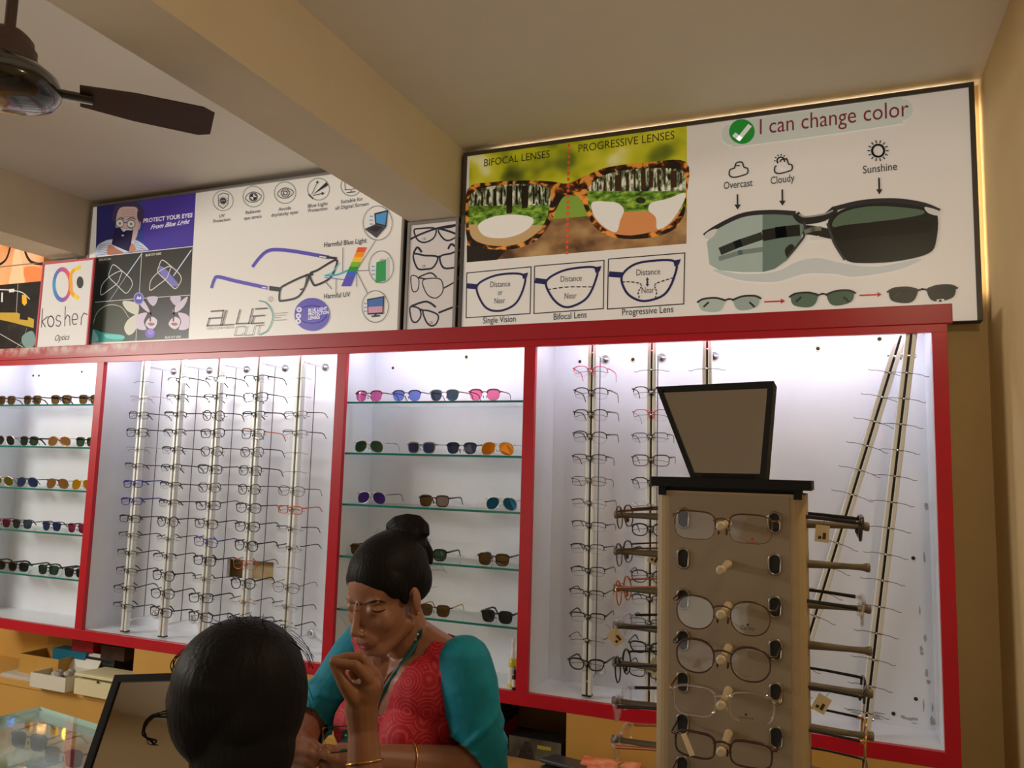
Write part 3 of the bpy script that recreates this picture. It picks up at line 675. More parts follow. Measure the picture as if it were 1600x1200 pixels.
for k, c in enumerate(RB):
    f0, f1 = k/8, (k+1)/8; g = lambda f, s: ((945+(850-945)*f) if s == 0 else (995+(905-995)*f), 460+222*f)
    a.poly([g(f0, 0), g(f0, 1), g(f1, 1), g(f1, 0)], c)
for l in (((860, 462), (858, 600)), ((821, 642), (820, 722)), ((755, 650), (795, 697)), ((938, 590), (1045, 422)), ((938, 594), (1008, 592)), ((938, 600), (1000, 724)), ((938, 600), (937, 684))): a.line(l, (96, 92, 96), 4)
a.text('Harmful Blue Light', (752, 460), (993, 434), K, 27, bold=.012); a.text('Harmful UV', (752, 752), (900, 740), K, 27, bold=.012)
for c, rr in (((1057, 323), (83, 97)), ((1077, 572), (70, 91)), ((1043, 797), (75, 90))): a.circ(c, rr, (120, 118, 118), w=4)
a.poly([(1038, 268), (1117, 248), (1106, 345), (1043, 330)], K); a.poly([(1046, 276), (1110, 258), (1100, 335), (1050, 322)], (74, 146, 200)); a.poly([(982, 357), (1043, 330), (1106, 346), (1050, 408)], (70, 68, 72)); a.poly([(1000, 357), (1045, 337), (1085, 347), (1050, 375)], (40, 38, 42))
a.poly([(1098, 530), (1120, 516), (1118, 640), (1098, 655)], (190, 196, 190)); a.poly([(1050, 546), (1104, 530), (1104, 650), (1045, 664)], (50, 150, 84)); a.poly([(1070, 530), (1090, 524), (1090, 536), (1070, 542)], (170, 170, 170))
a.poly([(997, 755), (1096, 737), (1090, 840), (1000, 843)], K); a.poly([(1003, 762), (1090, 745), (1085, 795), (1004, 800)], (66, 106, 170)); a.poly([(1004, 800), (1085, 795), (1084, 830), (1005, 834)], (206, 150, 170)); a.line([(1045, 840), (1045, 850)], K, 14); a.line([(1022, 853), (1070, 849)], K, 8)
for cx, cy in ((1010, 285), (1022, 570), (978, 780)):
    for k in range(3): a.arrow((cx+22, cy+k*22), (cx, cy+k*22), (110, 150, 200), 4, 6)
a.circ((685, 842), (100, 94), PU); a.circ((685, 842), (82, 50), (70, 60, 150), w=6)
for c in ((612, 815), (608, 850), (608, 880)): a.circ(c, 15, (226, 222, 236)); a.circ(c, 6, (110, 100, 170))
a.text('BLUE LIGHT', (664, 828), (770, 817), (240, 238, 246), 18, bold=.03); a.text('PROTECTION', (664, 850), (780, 838), (240, 238, 246), 18, bold=.03); a.text('LENSES', (664, 872), (730, 865), (240, 238, 246), 17, bold=.03)
a.T = (310, 460, 7.2727); C1 = (74, 66, 64)
for l in (((145, 195), (290, 185), (262, 350), (105, 358), (130, 275), (272, 265)), ((325, 180), (278, 350), (410, 343)), ((480, 172), (437, 335), (580, 330), (622, 160)), ((650, 168), (790, 158)), ((620, 250), (760, 240)), ((640, 250), (610, 332), (748, 325))): a.line(l, C1, 16)
C2 = (74, 100, 100)
for l in (((530, 385), (528, 365), (440, 372), (418, 468), (500, 465), (512, 440)), ((560, 362), (528, 465), (625, 460), (650, 355)), ((660, 357), (750, 350)), ((705, 355), (680, 460))): a.line(l, C2, 8)
a.line([(695, 75), (770, 95), (830, 165), (852, 250), (830, 340), (780, 420), (690, 462)], (50, 150, 140), 13, smooth=True)
for l in (((865, 218), (1020, 208)), ((865, 243), (1005, 235)), ((865, 268), (945, 265)), ((860, 296), (1010, 290))): a.line(l, (110, 112, 110), 5)
a.text('FOR CLEAR VISION', (100, 402), (410, 386), (120, 112, 106), 26, shear=.2); a.circ((828, 55), 26, (110, 104, 100), w=4); a.text('R', (820, 66), (836, 65), (110, 104, 100), 24)
put(a, r, I)
# ---- narrow panel of four frames, below the beam
r, I = lightbox('frame_poster', -1.672, -1.428, 2.0, 2.528, 'narrow white poster of four black spectacle frames under the beam', (206, 198, 194), frame_alu, .014)
a = Art(T3); BK = (36, 34, 48)
G_ = [([(1262, 362), (1300, 353), (1370, 350), (1388, 368), (1370, 410), (1320, 432), (1280, 415)], [(1400, 358), (1470, 345), (1525, 332), (1520, 380), (1470, 418), (1430, 412)], [[(1240, 414), (1300, 385), (1400, 350), (1528, 328)], [(1400, 352), (1470, 372), (1536, 400)]], 9),
      ([(1258, 500), (1320, 506), (1395, 515), (1372, 572), (1330, 584), (1280, 578)], [(1410, 513), (1470, 495), (1525, 480), (1512, 560), (1470, 578), (1425, 572)], [[(1258, 495), (1280, 460), (1306, 488)], [(1455, 470), (1476, 442), (1522, 480)], [(1393, 515), (1412, 512)]], 10),
      ([(1245, 625), (1280, 628), (1290, 660), (1280, 705), (1252, 705)], [(1310, 652), (1360, 636), (1415, 645), (1425, 710), (1385, 748), (1335, 725)], [[(1290, 628), (1355, 605), (1390, 630)], [(1430, 692), (1500, 652), (1520, 625)], [(1282, 632), (1330, 640)]], 6),
      ([(1240, 800), (1290, 808), (1300, 850), (1275, 885), (1248, 872)], [(1315, 818), (1395, 842), (1390, 890), (1360, 906), (1330, 880)], [[(1243, 795), (1330, 768), (1386, 800)], [(1400, 832), (1505, 795), (1520, 822)], [(1295, 812), (1318, 820)]], 9)]
for L_, R_, ls, w in G_:
    a.line(L_, BK, w, True, True); a.line(R_, BK, w, True, True)
    for l in ls: a.line(l, BK, w+2, smooth=len(l) > 2)
for c in ((1318, 414), (1316, 568), (1358, 890)): a.text('CB', (c[0]-9, c[1]+6), (c[0]+10, c[1]+4), BK, 13)
put(a, r, I)
# ---- the large panel right of the beam
r, I = lightbox('backlit_sign', -1.416, .462, 2.0, ZT, 'large backlit sign right of the beam, bifocal lenses and change-color sunglasses', WHT, frame_dark, .016)
a = Art(T4)
a.poly([(72, 372), (1090, 212), (1090, 640), (65, 640)], 'print_bokeh'); a.poly([(63, 560), (620, 560), (900, 640), (1090, 620), (1088, 782), (58, 868)], 'print_bank')
a.poly([(470, 555), (620, 560), (660, 650), (450, 668)], (130, 160, 60)); a.poly([(58, 790), (240, 815), (200, 858), (58, 870)], (34, 26, 22))
a.blob([(60, 532), (180, 494), (330, 486), (450, 490), (530, 500), (620, 462), (720, 424), (900, 402), (1087, 400), (1088, 560), (1075, 650), (1030, 715), (930, 752), (800, 760), (700, 735), (640, 680), (600, 590), (570, 556), (520, 558), (490, 595), (450, 685), (390, 762), (300, 803), (200, 810), (110, 798), (60, 770)], 'print_tortoise')
def lens_pic(out, ground, bank, z):
    a.blob(out, 'print_canopy'); xs = [p[0] for p in out]
    for k, (x, w) in enumerate(z): a.line([(x, ground-115+abs(k % 3)*6), (x+2, ground+16)], (30, 24, 16), w)
lens_L = [(72, 560), (120, 526), (200, 510), (330, 502), (430, 514), (450, 540), (446, 610), (425, 680), (380, 738), (300, 783), (200, 793), (120, 778), (76, 740), (66, 640)]
lens_R = [(625, 570), (640, 505), (720, 455), (850, 432), (980, 428), (1060, 436), (1082, 470), (1083, 560), (1058, 638), (1000, 698), (900, 733), (800, 743), (720, 722), (650, 655)]
def clip(out, lo, hi):
    q = [p for p in curve(out, True, 8)]; q = [p for p in q if lo <= p[1] <= hi]
    return q
a.blob(lens_L, 'print_canopy'); a.blob(lens_R, 'print_canopy')
for x, y0, y1, w in ((100, 550, 600, 10), (130, 540, 608, 8), (158, 530, 600, 7), (190, 525, 610, 14), (222, 520, 598, 7), (258, 512, 640, 26), (292, 512, 600, 9), (330, 510, 615, 30), (372, 515, 596, 9), (400, 516, 596, 7), (428, 522, 590, 8)): a.line([(x, y0), (x, y1)], (34, 26, 18), w)
for x, y0, y1, w in ((672, 495, 545, 7), (705, 480, 548, 9), (735, 468, 545, 8), (768, 460, 550, 26), (812, 450, 535, 10), (845, 446, 530, 8), (886, 442, 530, 18), (922, 440, 520, 16), (955, 438, 510, 8), (985, 436, 505, 9), (1028, 440, 520, 24), (1062, 450, 500, 8)): a.line([(x, y0), (x, y1)], (60, 38, 24), w)
a.poly(clip(lens_L, 596, 900), 'print_grass'); a.poly(clip(lens_R, 532, 900), 'print_grass')
a.poly(clip(lens_L, 690, 900), (196, 160, 110)); a.poly(clip(lens_R, 628, 900), (214, 140, 84))
a.line([(258, 600), (258, 640)], (34, 26, 18), 26); a.line([(330, 596), (330, 616)], (34, 26, 18), 26); a.blob([(850, 575), (870, 564), (895, 575), (890, 592), (858, 592)], (40, 44, 20))
a.blob([(112, 695), (180, 657), (280, 646), (366, 662), (358, 702), (300, 740), (220, 757), (140, 745)], (232, 228, 218))
a.blob([(645, 590), (720, 585), (770, 595), (795, 625), (778, 672), (758, 728), (700, 702), (655, 650)], (232, 228, 220)); a.blob([(1082, 545), (1000, 572), (925, 590), (910, 625), (944, 660), (952, 715), (1005, 690), (1060, 615)], (232, 228, 220))
for k in range(21):
    f = k/20; x, y = 538-10*f, 296+530*f; a.poly([(x-6, y-7), (x+6, y-8), (x+6, y+6), (x-6, y+7)], (224, 84, 56))
a.text('BIFOCAL LENSES', (140, 421), (447, 378), (40, 34, 16), 32); a.text('PROGRESSIVE LENSES', (582, 355), (1032, 291), (60, 52, 24), 33)
for b in ([(58, 920), (360, 891), (355, 1110), (55, 1130)], [(376, 888), (702, 861), (698, 1087), (373, 1110)], [(722, 855), (1080, 826), (1075, 1065), (718, 1089)]): a.line(b, K, 4, True)
for ls, nose, blk in (([(105, 985), (160, 943), (240, 924), (325, 930), (326, 985), (290, 1060), (230, 1094), (170, 1094), (130, 1060)], [(58, 980), (108, 985)], [(316, 925), (346, 918), (340, 942), (322, 948)]),
                      ([(430, 962), (490, 917), (570, 897), (665, 897), (660, 960), (620, 1038), (550, 1077), (500, 1073), (455, 1030)], [(378, 955), (433, 962)], [(655, 894), (690, 887), (682, 912), (662, 920)]),
                      ([(785, 935), (840, 882), (930, 863), (1035, 867), (1030, 940), (985, 1020), (900, 1051), (840, 1038), (800, 1000)], [(725, 925), (788, 930)], [(1026, 862), (1062, 855), (1052, 882), (1032, 890)])):
    a.line(ls, NV, 9, True, True); a.line(nose, NV, 22); a.poly(blk, NV)
for t, p, q in (('Distance', (168, 987), (262, 982)), ('or', (204, 1025), (226, 1022)), ('Near', (188, 1064), (238, 1060)), ('Distance', (498, 962), (597, 956)), ('Near', (517, 1042), (573, 1038)), ('Distance', (853, 932), (965, 926)), ('Near', (878, 1016), (937, 1012))): a.text(t, p, q, (70, 68, 72), 24)
def dash(pts):
    q = curve([a.P(p) for p in pts], False, 6)
    for i in range(0, len(q)-1, 3): a.stroke(q[i:i+3], .0045, K)
dash([(440, 998), (490, 990), (545, 985), (600, 985), (650, 985)]); dash([(790, 962), (830, 962), (870, 970), (876, 985), (862, 1010), (868, 1040)]); dash([(1025, 943), (985, 955), (945, 970), (940, 985), (948, 1010), (942, 1042)])
a.arrow((905, 962), (905, 940), NV, 6, 8); a.arrow((905, 962), (905, 985), NV, 6, 8)
for t, p, q in (('Single Vision', (135, 1157), (288, 1148)), ('Bifocal Lens', (466, 1140), (620, 1129)), ('Progressive Lens', (787, 1119), (1027, 1104))): a.text(t, p, q, (60, 58, 62), 26, bold=.006)
a.T = T5
a.line([(222, 332), (400, 308), (700, 266), (1020, 216)], (206, 212, 204), 100, smooth=True); a.circ((222, 332), 50, (206, 212, 204)); a.circ((1020, 216), 50, (206, 212, 204))
a.circ((268, 318), (60, 58), (30, 150, 54)); a.line([(230, 330), (256, 350), (306, 288)], (240, 244, 240), 17)
a.text('I can change color', (352, 331), (1050, 244), (126, 40, 62), 60)
def cloud(x, y, s):
    q = [(-40, 20), (-38, -5), (-18, -12), (-8, -34), (18, -34), (28, -10), (44, -2), (44, 20), (20, 28), (-20, 32)]
    a.line([(x+p*s, y+v*s-p*.12) for p, v in q], K, 5, True, True)
cloud(250, 498, 1); a.line([(232, 492), (240, 478), (258, 478)], K, 4, smooth=True); cloud(460, 482, .95)
a.circ((450, 455), 17, K, w=5); a.blob([(430, 478), (445, 462), (466, 460), (480, 480), (460, 492)], WHT)
for k in range(6): t = math.pi+k*.55; a.line([(450+24*math.cos(t), 455+24*math.sin(t)), (450+32*math.cos(t), 455+32*math.sin(t))], K, 4)
a.circ((906, 408), 28, K, w=7)
for k in range(14): t = k*.449; a.line([(906+36*math.cos(t), 408+36*math.sin(t)), (906+50*math.cos(t), 408+50*math.sin(t))], K, 4)
for t, p, q in (('Overcast', (183, 588), (318, 573)), ('Cloudy', (403, 565), (515, 550)), ('Sunshine', (835, 515), (995, 497))): a.text(t, p, q, (60, 56, 60), 28, bold=.006)
a.arrow((247, 612), (248, 684), K, 6, 15); a.arrow((457, 590), (458, 666), K, 6, 15); a.arrow((910, 535), (912, 613), K, 6, 15)
a.blob([(130, 965), (280, 985), (430, 972), (520, 930), (620, 910), (740, 935), (900, 950), (1110, 912), (1000, 965), (800, 998), (700, 985), (560, 985), (420, 1022), (250, 1012)], (198, 202, 200))
for (x, y, s, c1, c2) in ((208, 1122, 1, (170, 182, 172), (150, 164, 154)), (645, 1098, 1.04, (84, 106, 88), (74, 94, 78)), (1113, 1076, 1.1, (26, 30, 28), (34, 40, 36))):
    for sg in (-1, 1):
        q = [(sg*20, -18), (sg*60, -28), (sg*120, -26), (sg*142, -14), (sg*130, 24), (sg*70, 38), (sg*34, 26)]
        a.blob([(x+p*s, y+v*s-p*.06) for p, v in q], c1 if sg < 0 else c2); a.line([(x+p*s, y+v*s-p*.06) for p, v in ((sg*14, -12), (sg*60, -28), (sg*120, -27), (sg*150, -12))], K, 7, smooth=True)
        a.line([(x+sg*95*s, y-5), (x+sg*120*s, y+18)], K, 7)
    a.line([(x-20*s, y-14), (x, y-20), (x+20*s, y-17)], K, 6)
a.arrow((372, 1116), (470, 1112), (176, 40, 50), 5, 12); a.arrow((818, 1086), (922, 1081), (176, 40, 50), 5, 12)
a.line([(160, 880), (250, 842), (400, 795), (560, 778), (690, 800)], (34, 34, 32), 34, smooth=True); a.line([(160, 900), (300, 880), (480, 850)], (120, 130, 124), 14, smooth=True)
LGT, MID, DRK = (164, 178, 170), (104, 124, 112), (26, 28, 27)
a.poly([(104, 835), (160, 772), (260, 720), (365, 703), (365, 976), (270, 977), (160, 968), (116, 940)], LGT); a.poly([(365, 703), (450, 700), (530, 706), (562, 760), (542, 830), (480, 920), (420, 962), (365, 976)], MID)
a.line([(165, 880), (250, 845), (365, 806)], (46, 50, 46), 30); a.line([(365, 806), (450, 790), (540, 780)], (24, 26, 24), 42); a.line([(160, 915), (260, 885), (365, 870)], (118, 132, 124), 18); a.blob([(480, 905), (470, 870), (500, 845), (515, 870)], (30, 32, 30))
a.blob([(670, 748), (722, 692), (830, 657), (960, 650), (1100, 668), (1180, 700), (1178, 830), (1140, 890), (1000, 925), (850, 935), (760, 923), (715, 860)], DRK)
a.blob([(690, 760), (735, 700), (880, 668), (1090, 682), (1115, 705), (1000, 728), (880, 742), (760, 765)], (84, 104, 84)); a.blob([(700, 770), (860, 745), (1060, 735), (1150, 745), (1140, 790), (900, 810), (730, 830)], (16, 16, 16))
a.line([(92, 806), (150, 766), (270, 710), (400, 696), (520, 702)], K, 17, smooth=True); a.line([(700, 680), (830, 650), (980, 642), (1110, 660), (1192, 692)], K, 17, smooth=True)
a.line([(520, 704), (556, 736), (650, 722), (706, 680)], (36, 34, 34), 26, smooth=True); a.line([(535, 706), (565, 718), (650, 706), (695, 688)], (150, 148, 142), 6, smooth=True)
a.line([(560, 740), (562, 800), (530, 850), (480, 910)], (60, 60, 58), 8, smooth=True); a.line([(668, 748), (700, 840), (750, 920)], (60, 60, 58), 8, smooth=True)
a.blob([(92, 806), (115, 785), (150, 775), (135, 810), (105, 822)], (206, 204, 198)); a.blob([(1125, 672), (1190, 690), (1185, 712), (1140, 700)], (206, 204, 198)); a.line([(560, 790), (600, 776), (640, 772)], (120, 118, 100), 16); a.line([(585, 822), (630, 815)], (214, 210, 204), 14)
a.poly([(1180, 1105), (1215, 1102), (1215, 1114), (1180, 1116)], (214, 208, 204)); a.poly([(1190, 1107), (1203, 1106), (1203, 1116), (1190, 1116)], (30, 28, 30))
put(a, r, I)
bl = mat('warm_back_tube', (1, .86, .66), emit=9)
t = MB(); t.M = I; t.tube([(-1.3, .287, 2.79), (.44, .287, 2.79)], .006, 8); t.tube([(.455, .287, 2.1), (.455, .287, 2.76)], .006, 8); t.build('back_tube', bl, r)
# ---- poster cut by the left edge, and the shop's own sign in front of it
r, I = lightbox('backlit_poster', -4.70, -3.655, 2.0, 2.524, 'backlit poster of an orange face and night street by the left edge', (212, 204, 192), frame_alu, .004)
a = Art((0, 370, 6.6667))
a.poly([(-200, -40), (462, 170), (438, 462), (-200, 520)], 'print_skin')
a.blob([(150, 150), (200, 130), (235, 300), (250, 480), (100, 492), (120, 350)], (250, 206, 160)); a.blob([(255, 320), (430, 330), (430, 462), (280, 478)], (240, 140, 80))
a.line([(110, 90), (80, 200), (40, 260), (-40, 310)], (30, 20, 26), 34, smooth=True); a.line([(255, 130), (290, 220), (340, 268), (445, 285)], (34, 20, 24), 34, smooth=True)
a.poly([(-200, 520), (430, 462), (380, 1200), (-200, 1200)], 'print_night')
a.poly([(-60, 790), (180, 790), (355, 860), (350, 950), (120, 890), (-60, 850)], (196, 160, 60)); a.line([(-20, 550), (100, 555), (230, 580), (310, 650)], (220, 214, 206), 12, smooth=True); a.line([(188, 490), (170, 800)], (190, 186, 180), 8); a.line([(-10, 1005), (240, 1150)], (190, 186, 180), 9); a.line([(280, 950), (230, 1090), (160, 1170)], (120, 140, 136), 8, smooth=True)
a.poly([(230, 605), (275, 605), (282, 690), (255, 720), (230, 690)], (236, 180, 50)); a.poly([(215, 735), (300, 735), (290, 870), (205, 860)], (20, 18, 24)); a.poly([(95, 545), (150, 540), (150, 575), (95, 580)], (230, 226, 214)); a.poly([(15, 580), (32, 580), (30, 680), (12, 680)], (226, 220, 206))
a.blob([(230, 1040), (330, 980), (370, 1060), (340, 1150), (250, 1140)], (120, 150, 146))
put(a, r, I)
KY = .165
x0 = (on_y(66, 411, KY).x+on_y(58, 540, KY).x)/2; x1 = (on_y(148, 401, KY).x+on_y(139, 536, KY).x)/2; zt = on_y(107, 407, KY).z
r, I = lightbox('shop_sign', x0, x1, 2.018, zt, 'white shop sign reading kosher Optics with a rainbow alpha logo', (214, 210, 206), mat('pink_red_edging', hexc(206, 84, 92), .4, emit=.1), .010, KY, .02)
a = Art((0, 370, 6.6667), KY)
def hue(t):
    cs = [(222, 110, 60), (216, 84, 110), (170, 84, 150), (80, 110, 180), (60, 150, 190), (70, 120, 180), (120, 90, 170), (206, 84, 120), (222, 110, 60)]
    f = t*8; i = min(int(f), 7); return tuple(int(cs[i][j]+(cs[i+1][j]-cs[i][j])*(f-i)) for j in range(3))
N = 28; ring = [a.P((648+85*math.cos(-2*math.pi*k/N), 498+160*math.sin(-2*math.pi*k/N))) for k in range(N)]
for k in range(N): a.stroke([ring[(k-1) % N], ring[k], ring[(k+1) % N]][1:] + [ring[(k+2) % N]], .023, hue(k/N))
a.line([(742, 500), (740, 400), (770, 350), (840, 315)], (232, 160, 40), 48, smooth=True); a.line([(742, 500), (745, 570), (770, 610), (820, 640)], (232, 160, 40), 48, smooth=True)
a.line([(778, 345), (842, 312)], (232, 200, 40), 48); a.line([(775, 612), (822, 642)], (232, 200, 40), 48); a.circ((835, 475), (35, 62), (52, 50, 50))
DK = (62, 58, 56)
for l in ([(445, 745), (432, 945)], [(500, 830), (438, 880), (475, 940)], [(682, 725), (675, 930)], [(676, 870), (700, 815), (725, 830), (730, 925)], [(845, 920), (850, 840), (875, 795), (912, 810)]): a.line(l, DK, 12)
a.circ((530, 882), (32, 55), DK, w=12)
a.line([(632, 830), (605, 818), (585, 850), (600, 875), (625, 880), (632, 905), (610, 932), (582, 920)], DK, 12, smooth=True)
a.line([(755, 865), (808, 855), (800, 810), (770, 805), (752, 850), (765, 910), (800, 905)], DK, 12, smooth=True)
a.text('Optics', (572, 1085), (725, 1070), DK, 70, shear=.3)
put(a, r, I)
# ================================================================ glass counter (runs askew to the wall)
CA = -.131
CZ = .80
counter = thing('glass_counter', (-2.02, -1.056, 0), CA, 'glass-topped showcase counter in the lower left corner', 'counter')
pane = clear('counter_glass', (.86, .95, .91), .16); cedge = mat('pale_green_glass_edge', hexc(216, 244, 234), .2)
cream = mat('cream_board', hexc(226, 222, 196), .5); wood = mat('counter_wood', hexc(176, 130, 70), .5, noise=.2, nscale=9)
CL, CD = 2.42, .46
t = MB(); t.bx((0, -CD, CZ-.008), (CL, 0, CZ)); o = t.build('glass_top', [pane, cedge], counter)
for p in o.data.polygons:
    if abs(p.normal.z) < .5: p.material_index = 1
t = MB(); t.bx((0, -.012, CZ-.030), (CL, 0, CZ-.008)); t.bx((0, -CD, CZ-.030), (.012, -.012, CZ-.008)); t.build('edge_trim', cedge, counter)
boxpart('back_glass', (.012, -.007, .40), (CL, -.001, CZ-.030), pane, counter)
boxpart('end_glass', (.001, -CD, .40), (.007, -.012, CZ-.030), pane, counter)
boxpart('front_glass', (.012, -CD, .40), (CL, -CD+.006, CZ-.009), pane, counter)
boxpart('shelf', (.012, -CD+.02, .615), (CL-.01, -.012, .625), cream, counter)
boxpart('base', (0, -CD, 0), (CL, 0, .40), wood, counter)
def on_counter(x, y, z): return Matrix.Translation((-2.02, -1.056, 0)) @ Matrix.Rotation(CA, 4, 'Z') @ Vector((x, y, z))
# goods inside the showcase
def carton(name, c, d, rz, m, label, cat='box', group=None, parts=None):
    r = thing(name, c, rz, label, cat, group)
    boxpart('carton', (-d[0]/2, -d[1]/2, 0), (d[0]/2, d[1]/2, d[2]*.62), m, r, .001)
    boxpart('lid', (-d[0]/2-.001, -d[1]/2-.001, d[2]*.62), (d[0]/2+.001, d[1]/2+.001, d[2]), m, r, .001)
    return r
blue_c = mat('blue_card', hexc(92, 130, 160), .5); orange_c = mat('orange_card', hexc(206, 140, 92), .5); cream_c = mat('cream_card', hexc(226, 218, 176), .5)
for i, (x, w, m, nm) in enumerate(((.075, .10, cream_c, 'cream spectacle box at the left end inside the glass counter'), (.17, .045, blue_c, 'narrow blue box inside the glass counter'), (.245, .075, cream_c, 'cream spectacle box between the blue and orange boxes in the counter'), (.315, .034, orange_c, 'narrow orange box inside the glass counter'), (.385, .07, cream_c, 'cream spectacle box right of the orange box in the counter'))):
    carton('spectacle_box', on_counter(x, -.15, .625), (w, .22, .085), CA, m, nm, 'box', 'boxes inside the counter')
for i, (x, y, st, nm) in enumerate(((.055, -.055, ('way', 'full', .0018, 'black', 'black', 'dark'), 'black sunglasses at the back left corner on the counter boxes'), (.235, -.07, ('way', 'full', .0016, 'brown', 'gold', 'brown'), 'brown sunglasses in the counter between blue and orange boxes'))):
    p = on_counter(x, y, .712+.022)
    eyewear('sunglasses', st, Matrix.Translation(p) @ Matrix.Rotation(CA+.2, 4, 'Z'), nm, 'sunglasses', 'sunglasses inside the counter')
# ---- square table mirror standing on the counter
blackwood = mat('black_frame', (.008, .008, .009), .55, spec=.2); mirror_m = mat('mirror_glass', (.52, .50, .47), .03, 1)
def table_mirror(name, quad, wd, th, label, foot=None):
    """quad: TL, TR, BR, BL in world space"""
    q = [Vector(p) for p in quad]; c = sum(q, Vector())/4; n = (q[1]-q[0]).cross(q[3]-q[0]).normalized()
    if n.dot(CAM-c) < 0: n = -n
    r = thing(name, c, 0, label, 'mirror'); q = [p-c for p in q]
    inn = []
    for i in range(4):
        a, b, d = q[i], q[(i+1) % 4], q[i-1]
        inn.append(a+((b-a).normalized()+(d-a).normalized())*wd)
    t = MB(); f0, f1 = n*.004, -n*th
    t.add([p+f0 for p in q]+[p+f0 for p in inn]+[p+f1 for p in q]+[p+f1 for p in inn],
          [(i, (i+1) % 4, 4+(i+1) % 4, 4+i) for i in range(4)]+[(8+(i+1) % 4, 8+i, 12+i, 12+(i+1) % 4) for i in range(4)]+[((i+1) % 4, i, 8+i, 8+(i+1) % 4) for i in range(4)]+[(4+i, 4+(i+1) % 4, 12+(i+1) % 4, 12+i) for i in range(4)])
    t.build('frame', blackwood, r)
    t = MB(); t.add([p for p in inn]+[p-n*.003 for p in inn], [(0, 1, 2, 3), (7, 6, 5, 4)]+[((i+1) % 4, i, 4+i, 4+(i+1) % 4) for i in range(4)]); t.build('mirror_pane', mirror_m, r)
    t = MB(); t.add([p-n*.006 for p in inn]+[p-n*(th-.001) for p in inn], [(0, 1, 2, 3), (7, 6, 5, 4)]+[((i+1) % 4, i, 4+i, 4+(i+1) % 4) for i in range(4)]); t.build('backing_board', blackwood, r)
    return r, q, n, c
tl = at(181, 1055, 1.47); tr = at(352, 1050, 1.44)
dn = (on_counter(.62, -.36, CZ+.004)-tl); dn = Vector((dn.x*.0, dn.y, dn.z))
ex = (tr-tl).normalized(); nn = ex.cross(Vector((0, 0, 1))).normalized(); fwd = -nn if nn.y > 0 else nn
down = (fwd*.48+Vector((0, 0, -1))).normalized(); hh = (tl.z-CZ-.004)/-down.z
r, q, n, c = table_mirror('table_mirror', (tl, tr, tr+down*((tr.z-CZ-.004)/-down.z), tl+down*hh), .013, .018, 'black framed table mirror leaning back beside the customer')
t = MB(); a = (q[0]+q[1])/2-n*.02; b = Vector((a.x, a.y, CZ+.006-c.z))-Vector((fwd.x, fwd.y, 0))*.05
t.tube([a-Vector((0, 0, .06)), b], .007, 8); t.build('easel_leg', blackwood, r)
# ================================================================ rotating eyewear stand on the counter
TA = 0
taupe = mat('taupe_plate', hexc(150, 135, 114), .5, noise=.05, nscale=12); taupe2 = mat('taupe_side', hexc(176, 154, 120), .55, noise=.06, nscale=14)
st = thing('rotating_eyewear_stand', (-.139, -1.380, CZ+.001), TA, 'taupe rotating counter stand with eyewear on three sides', 'eyewear stand')
TM = Matrix.Translation((-.139, -1.380, CZ+.001)) @ Matrix.Rotation(TA, 4, 'Z')
HW, HD, TOPZ = .105, .080, .655
def rrect(w, d, r, n=5):
    pts = []
    for (sx, sy, a0) in ((1, 1, 0), (-1, 1, 90), (-1, -1, 180), (1, -1, 270)):
        for i in range(n): a = math.radians(a0+90*i/(n-1)); pts.append((sx*(w-r)+r*math.cos(a), sy*(d-r)+r*math.sin(a)))
    return pts
def prism(t, poly, z0, z1, m=None):
    n = len(poly); t.add([(x, y, z0) for x, y in poly]+[(x, y, z1) for x, y in poly], [tuple(range(n-1, -1, -1)), tuple(range(n, 2*n))]+[(i, (i+1) % n, n+(i+1) % n, n+i) for i in range(n)], m)
t = MB(); prism(t, rrect(HW, HD, .014), .03, TOPZ); t.build('tower', taupe2, st)
t = MB(); t.bx((-HW+.020, -HD-.0012, .035), (HW-.021, -HD+.001, TOPZ-.004)); t.build('front_plate', taupe, st)
t = MB(); prism(t, rrect(.114, .088, .004), TOPZ+.006, TOPZ+.020); prism(t, rrect(.098, .072, .004), TOPZ, TOPZ+.006); t.build('top_cap', blackwood, st)
for a_ in (-HW+.004, HW-.015): boxpart('corner_clip', (a_, -HD-.004, TOPZ-.007), (a_+.011, -HD+.01, TOPZ+.006), blackwood, st)
t = MB(); t.lathe([(.072, 0), (.072, .014), (.05, .022), (.03, .03)], n=40); t.build('base_plate', blackwood, st)
ROW0, RSP = .6148, .0585
NR = 9
rim = mat('dull_steel_rim', hexc(140, 132, 120), .35, .8); pegm = mat('olive_brown_peg', hexc(112, 100, 80), .4, noise=.1); knobm = mat('beige_knob', hexc(190, 172, 140), .35)
def stadium(w, h, n=8):
    return [(w*math.cos(math.pi*i/n), h+w*math.sin(math.pi*i/n)) for i in range(n+1)]+[(-w*math.cos(math.pi*i/n), -h-w*math.sin(math.pi*i/n)) for i in range(n+1)]
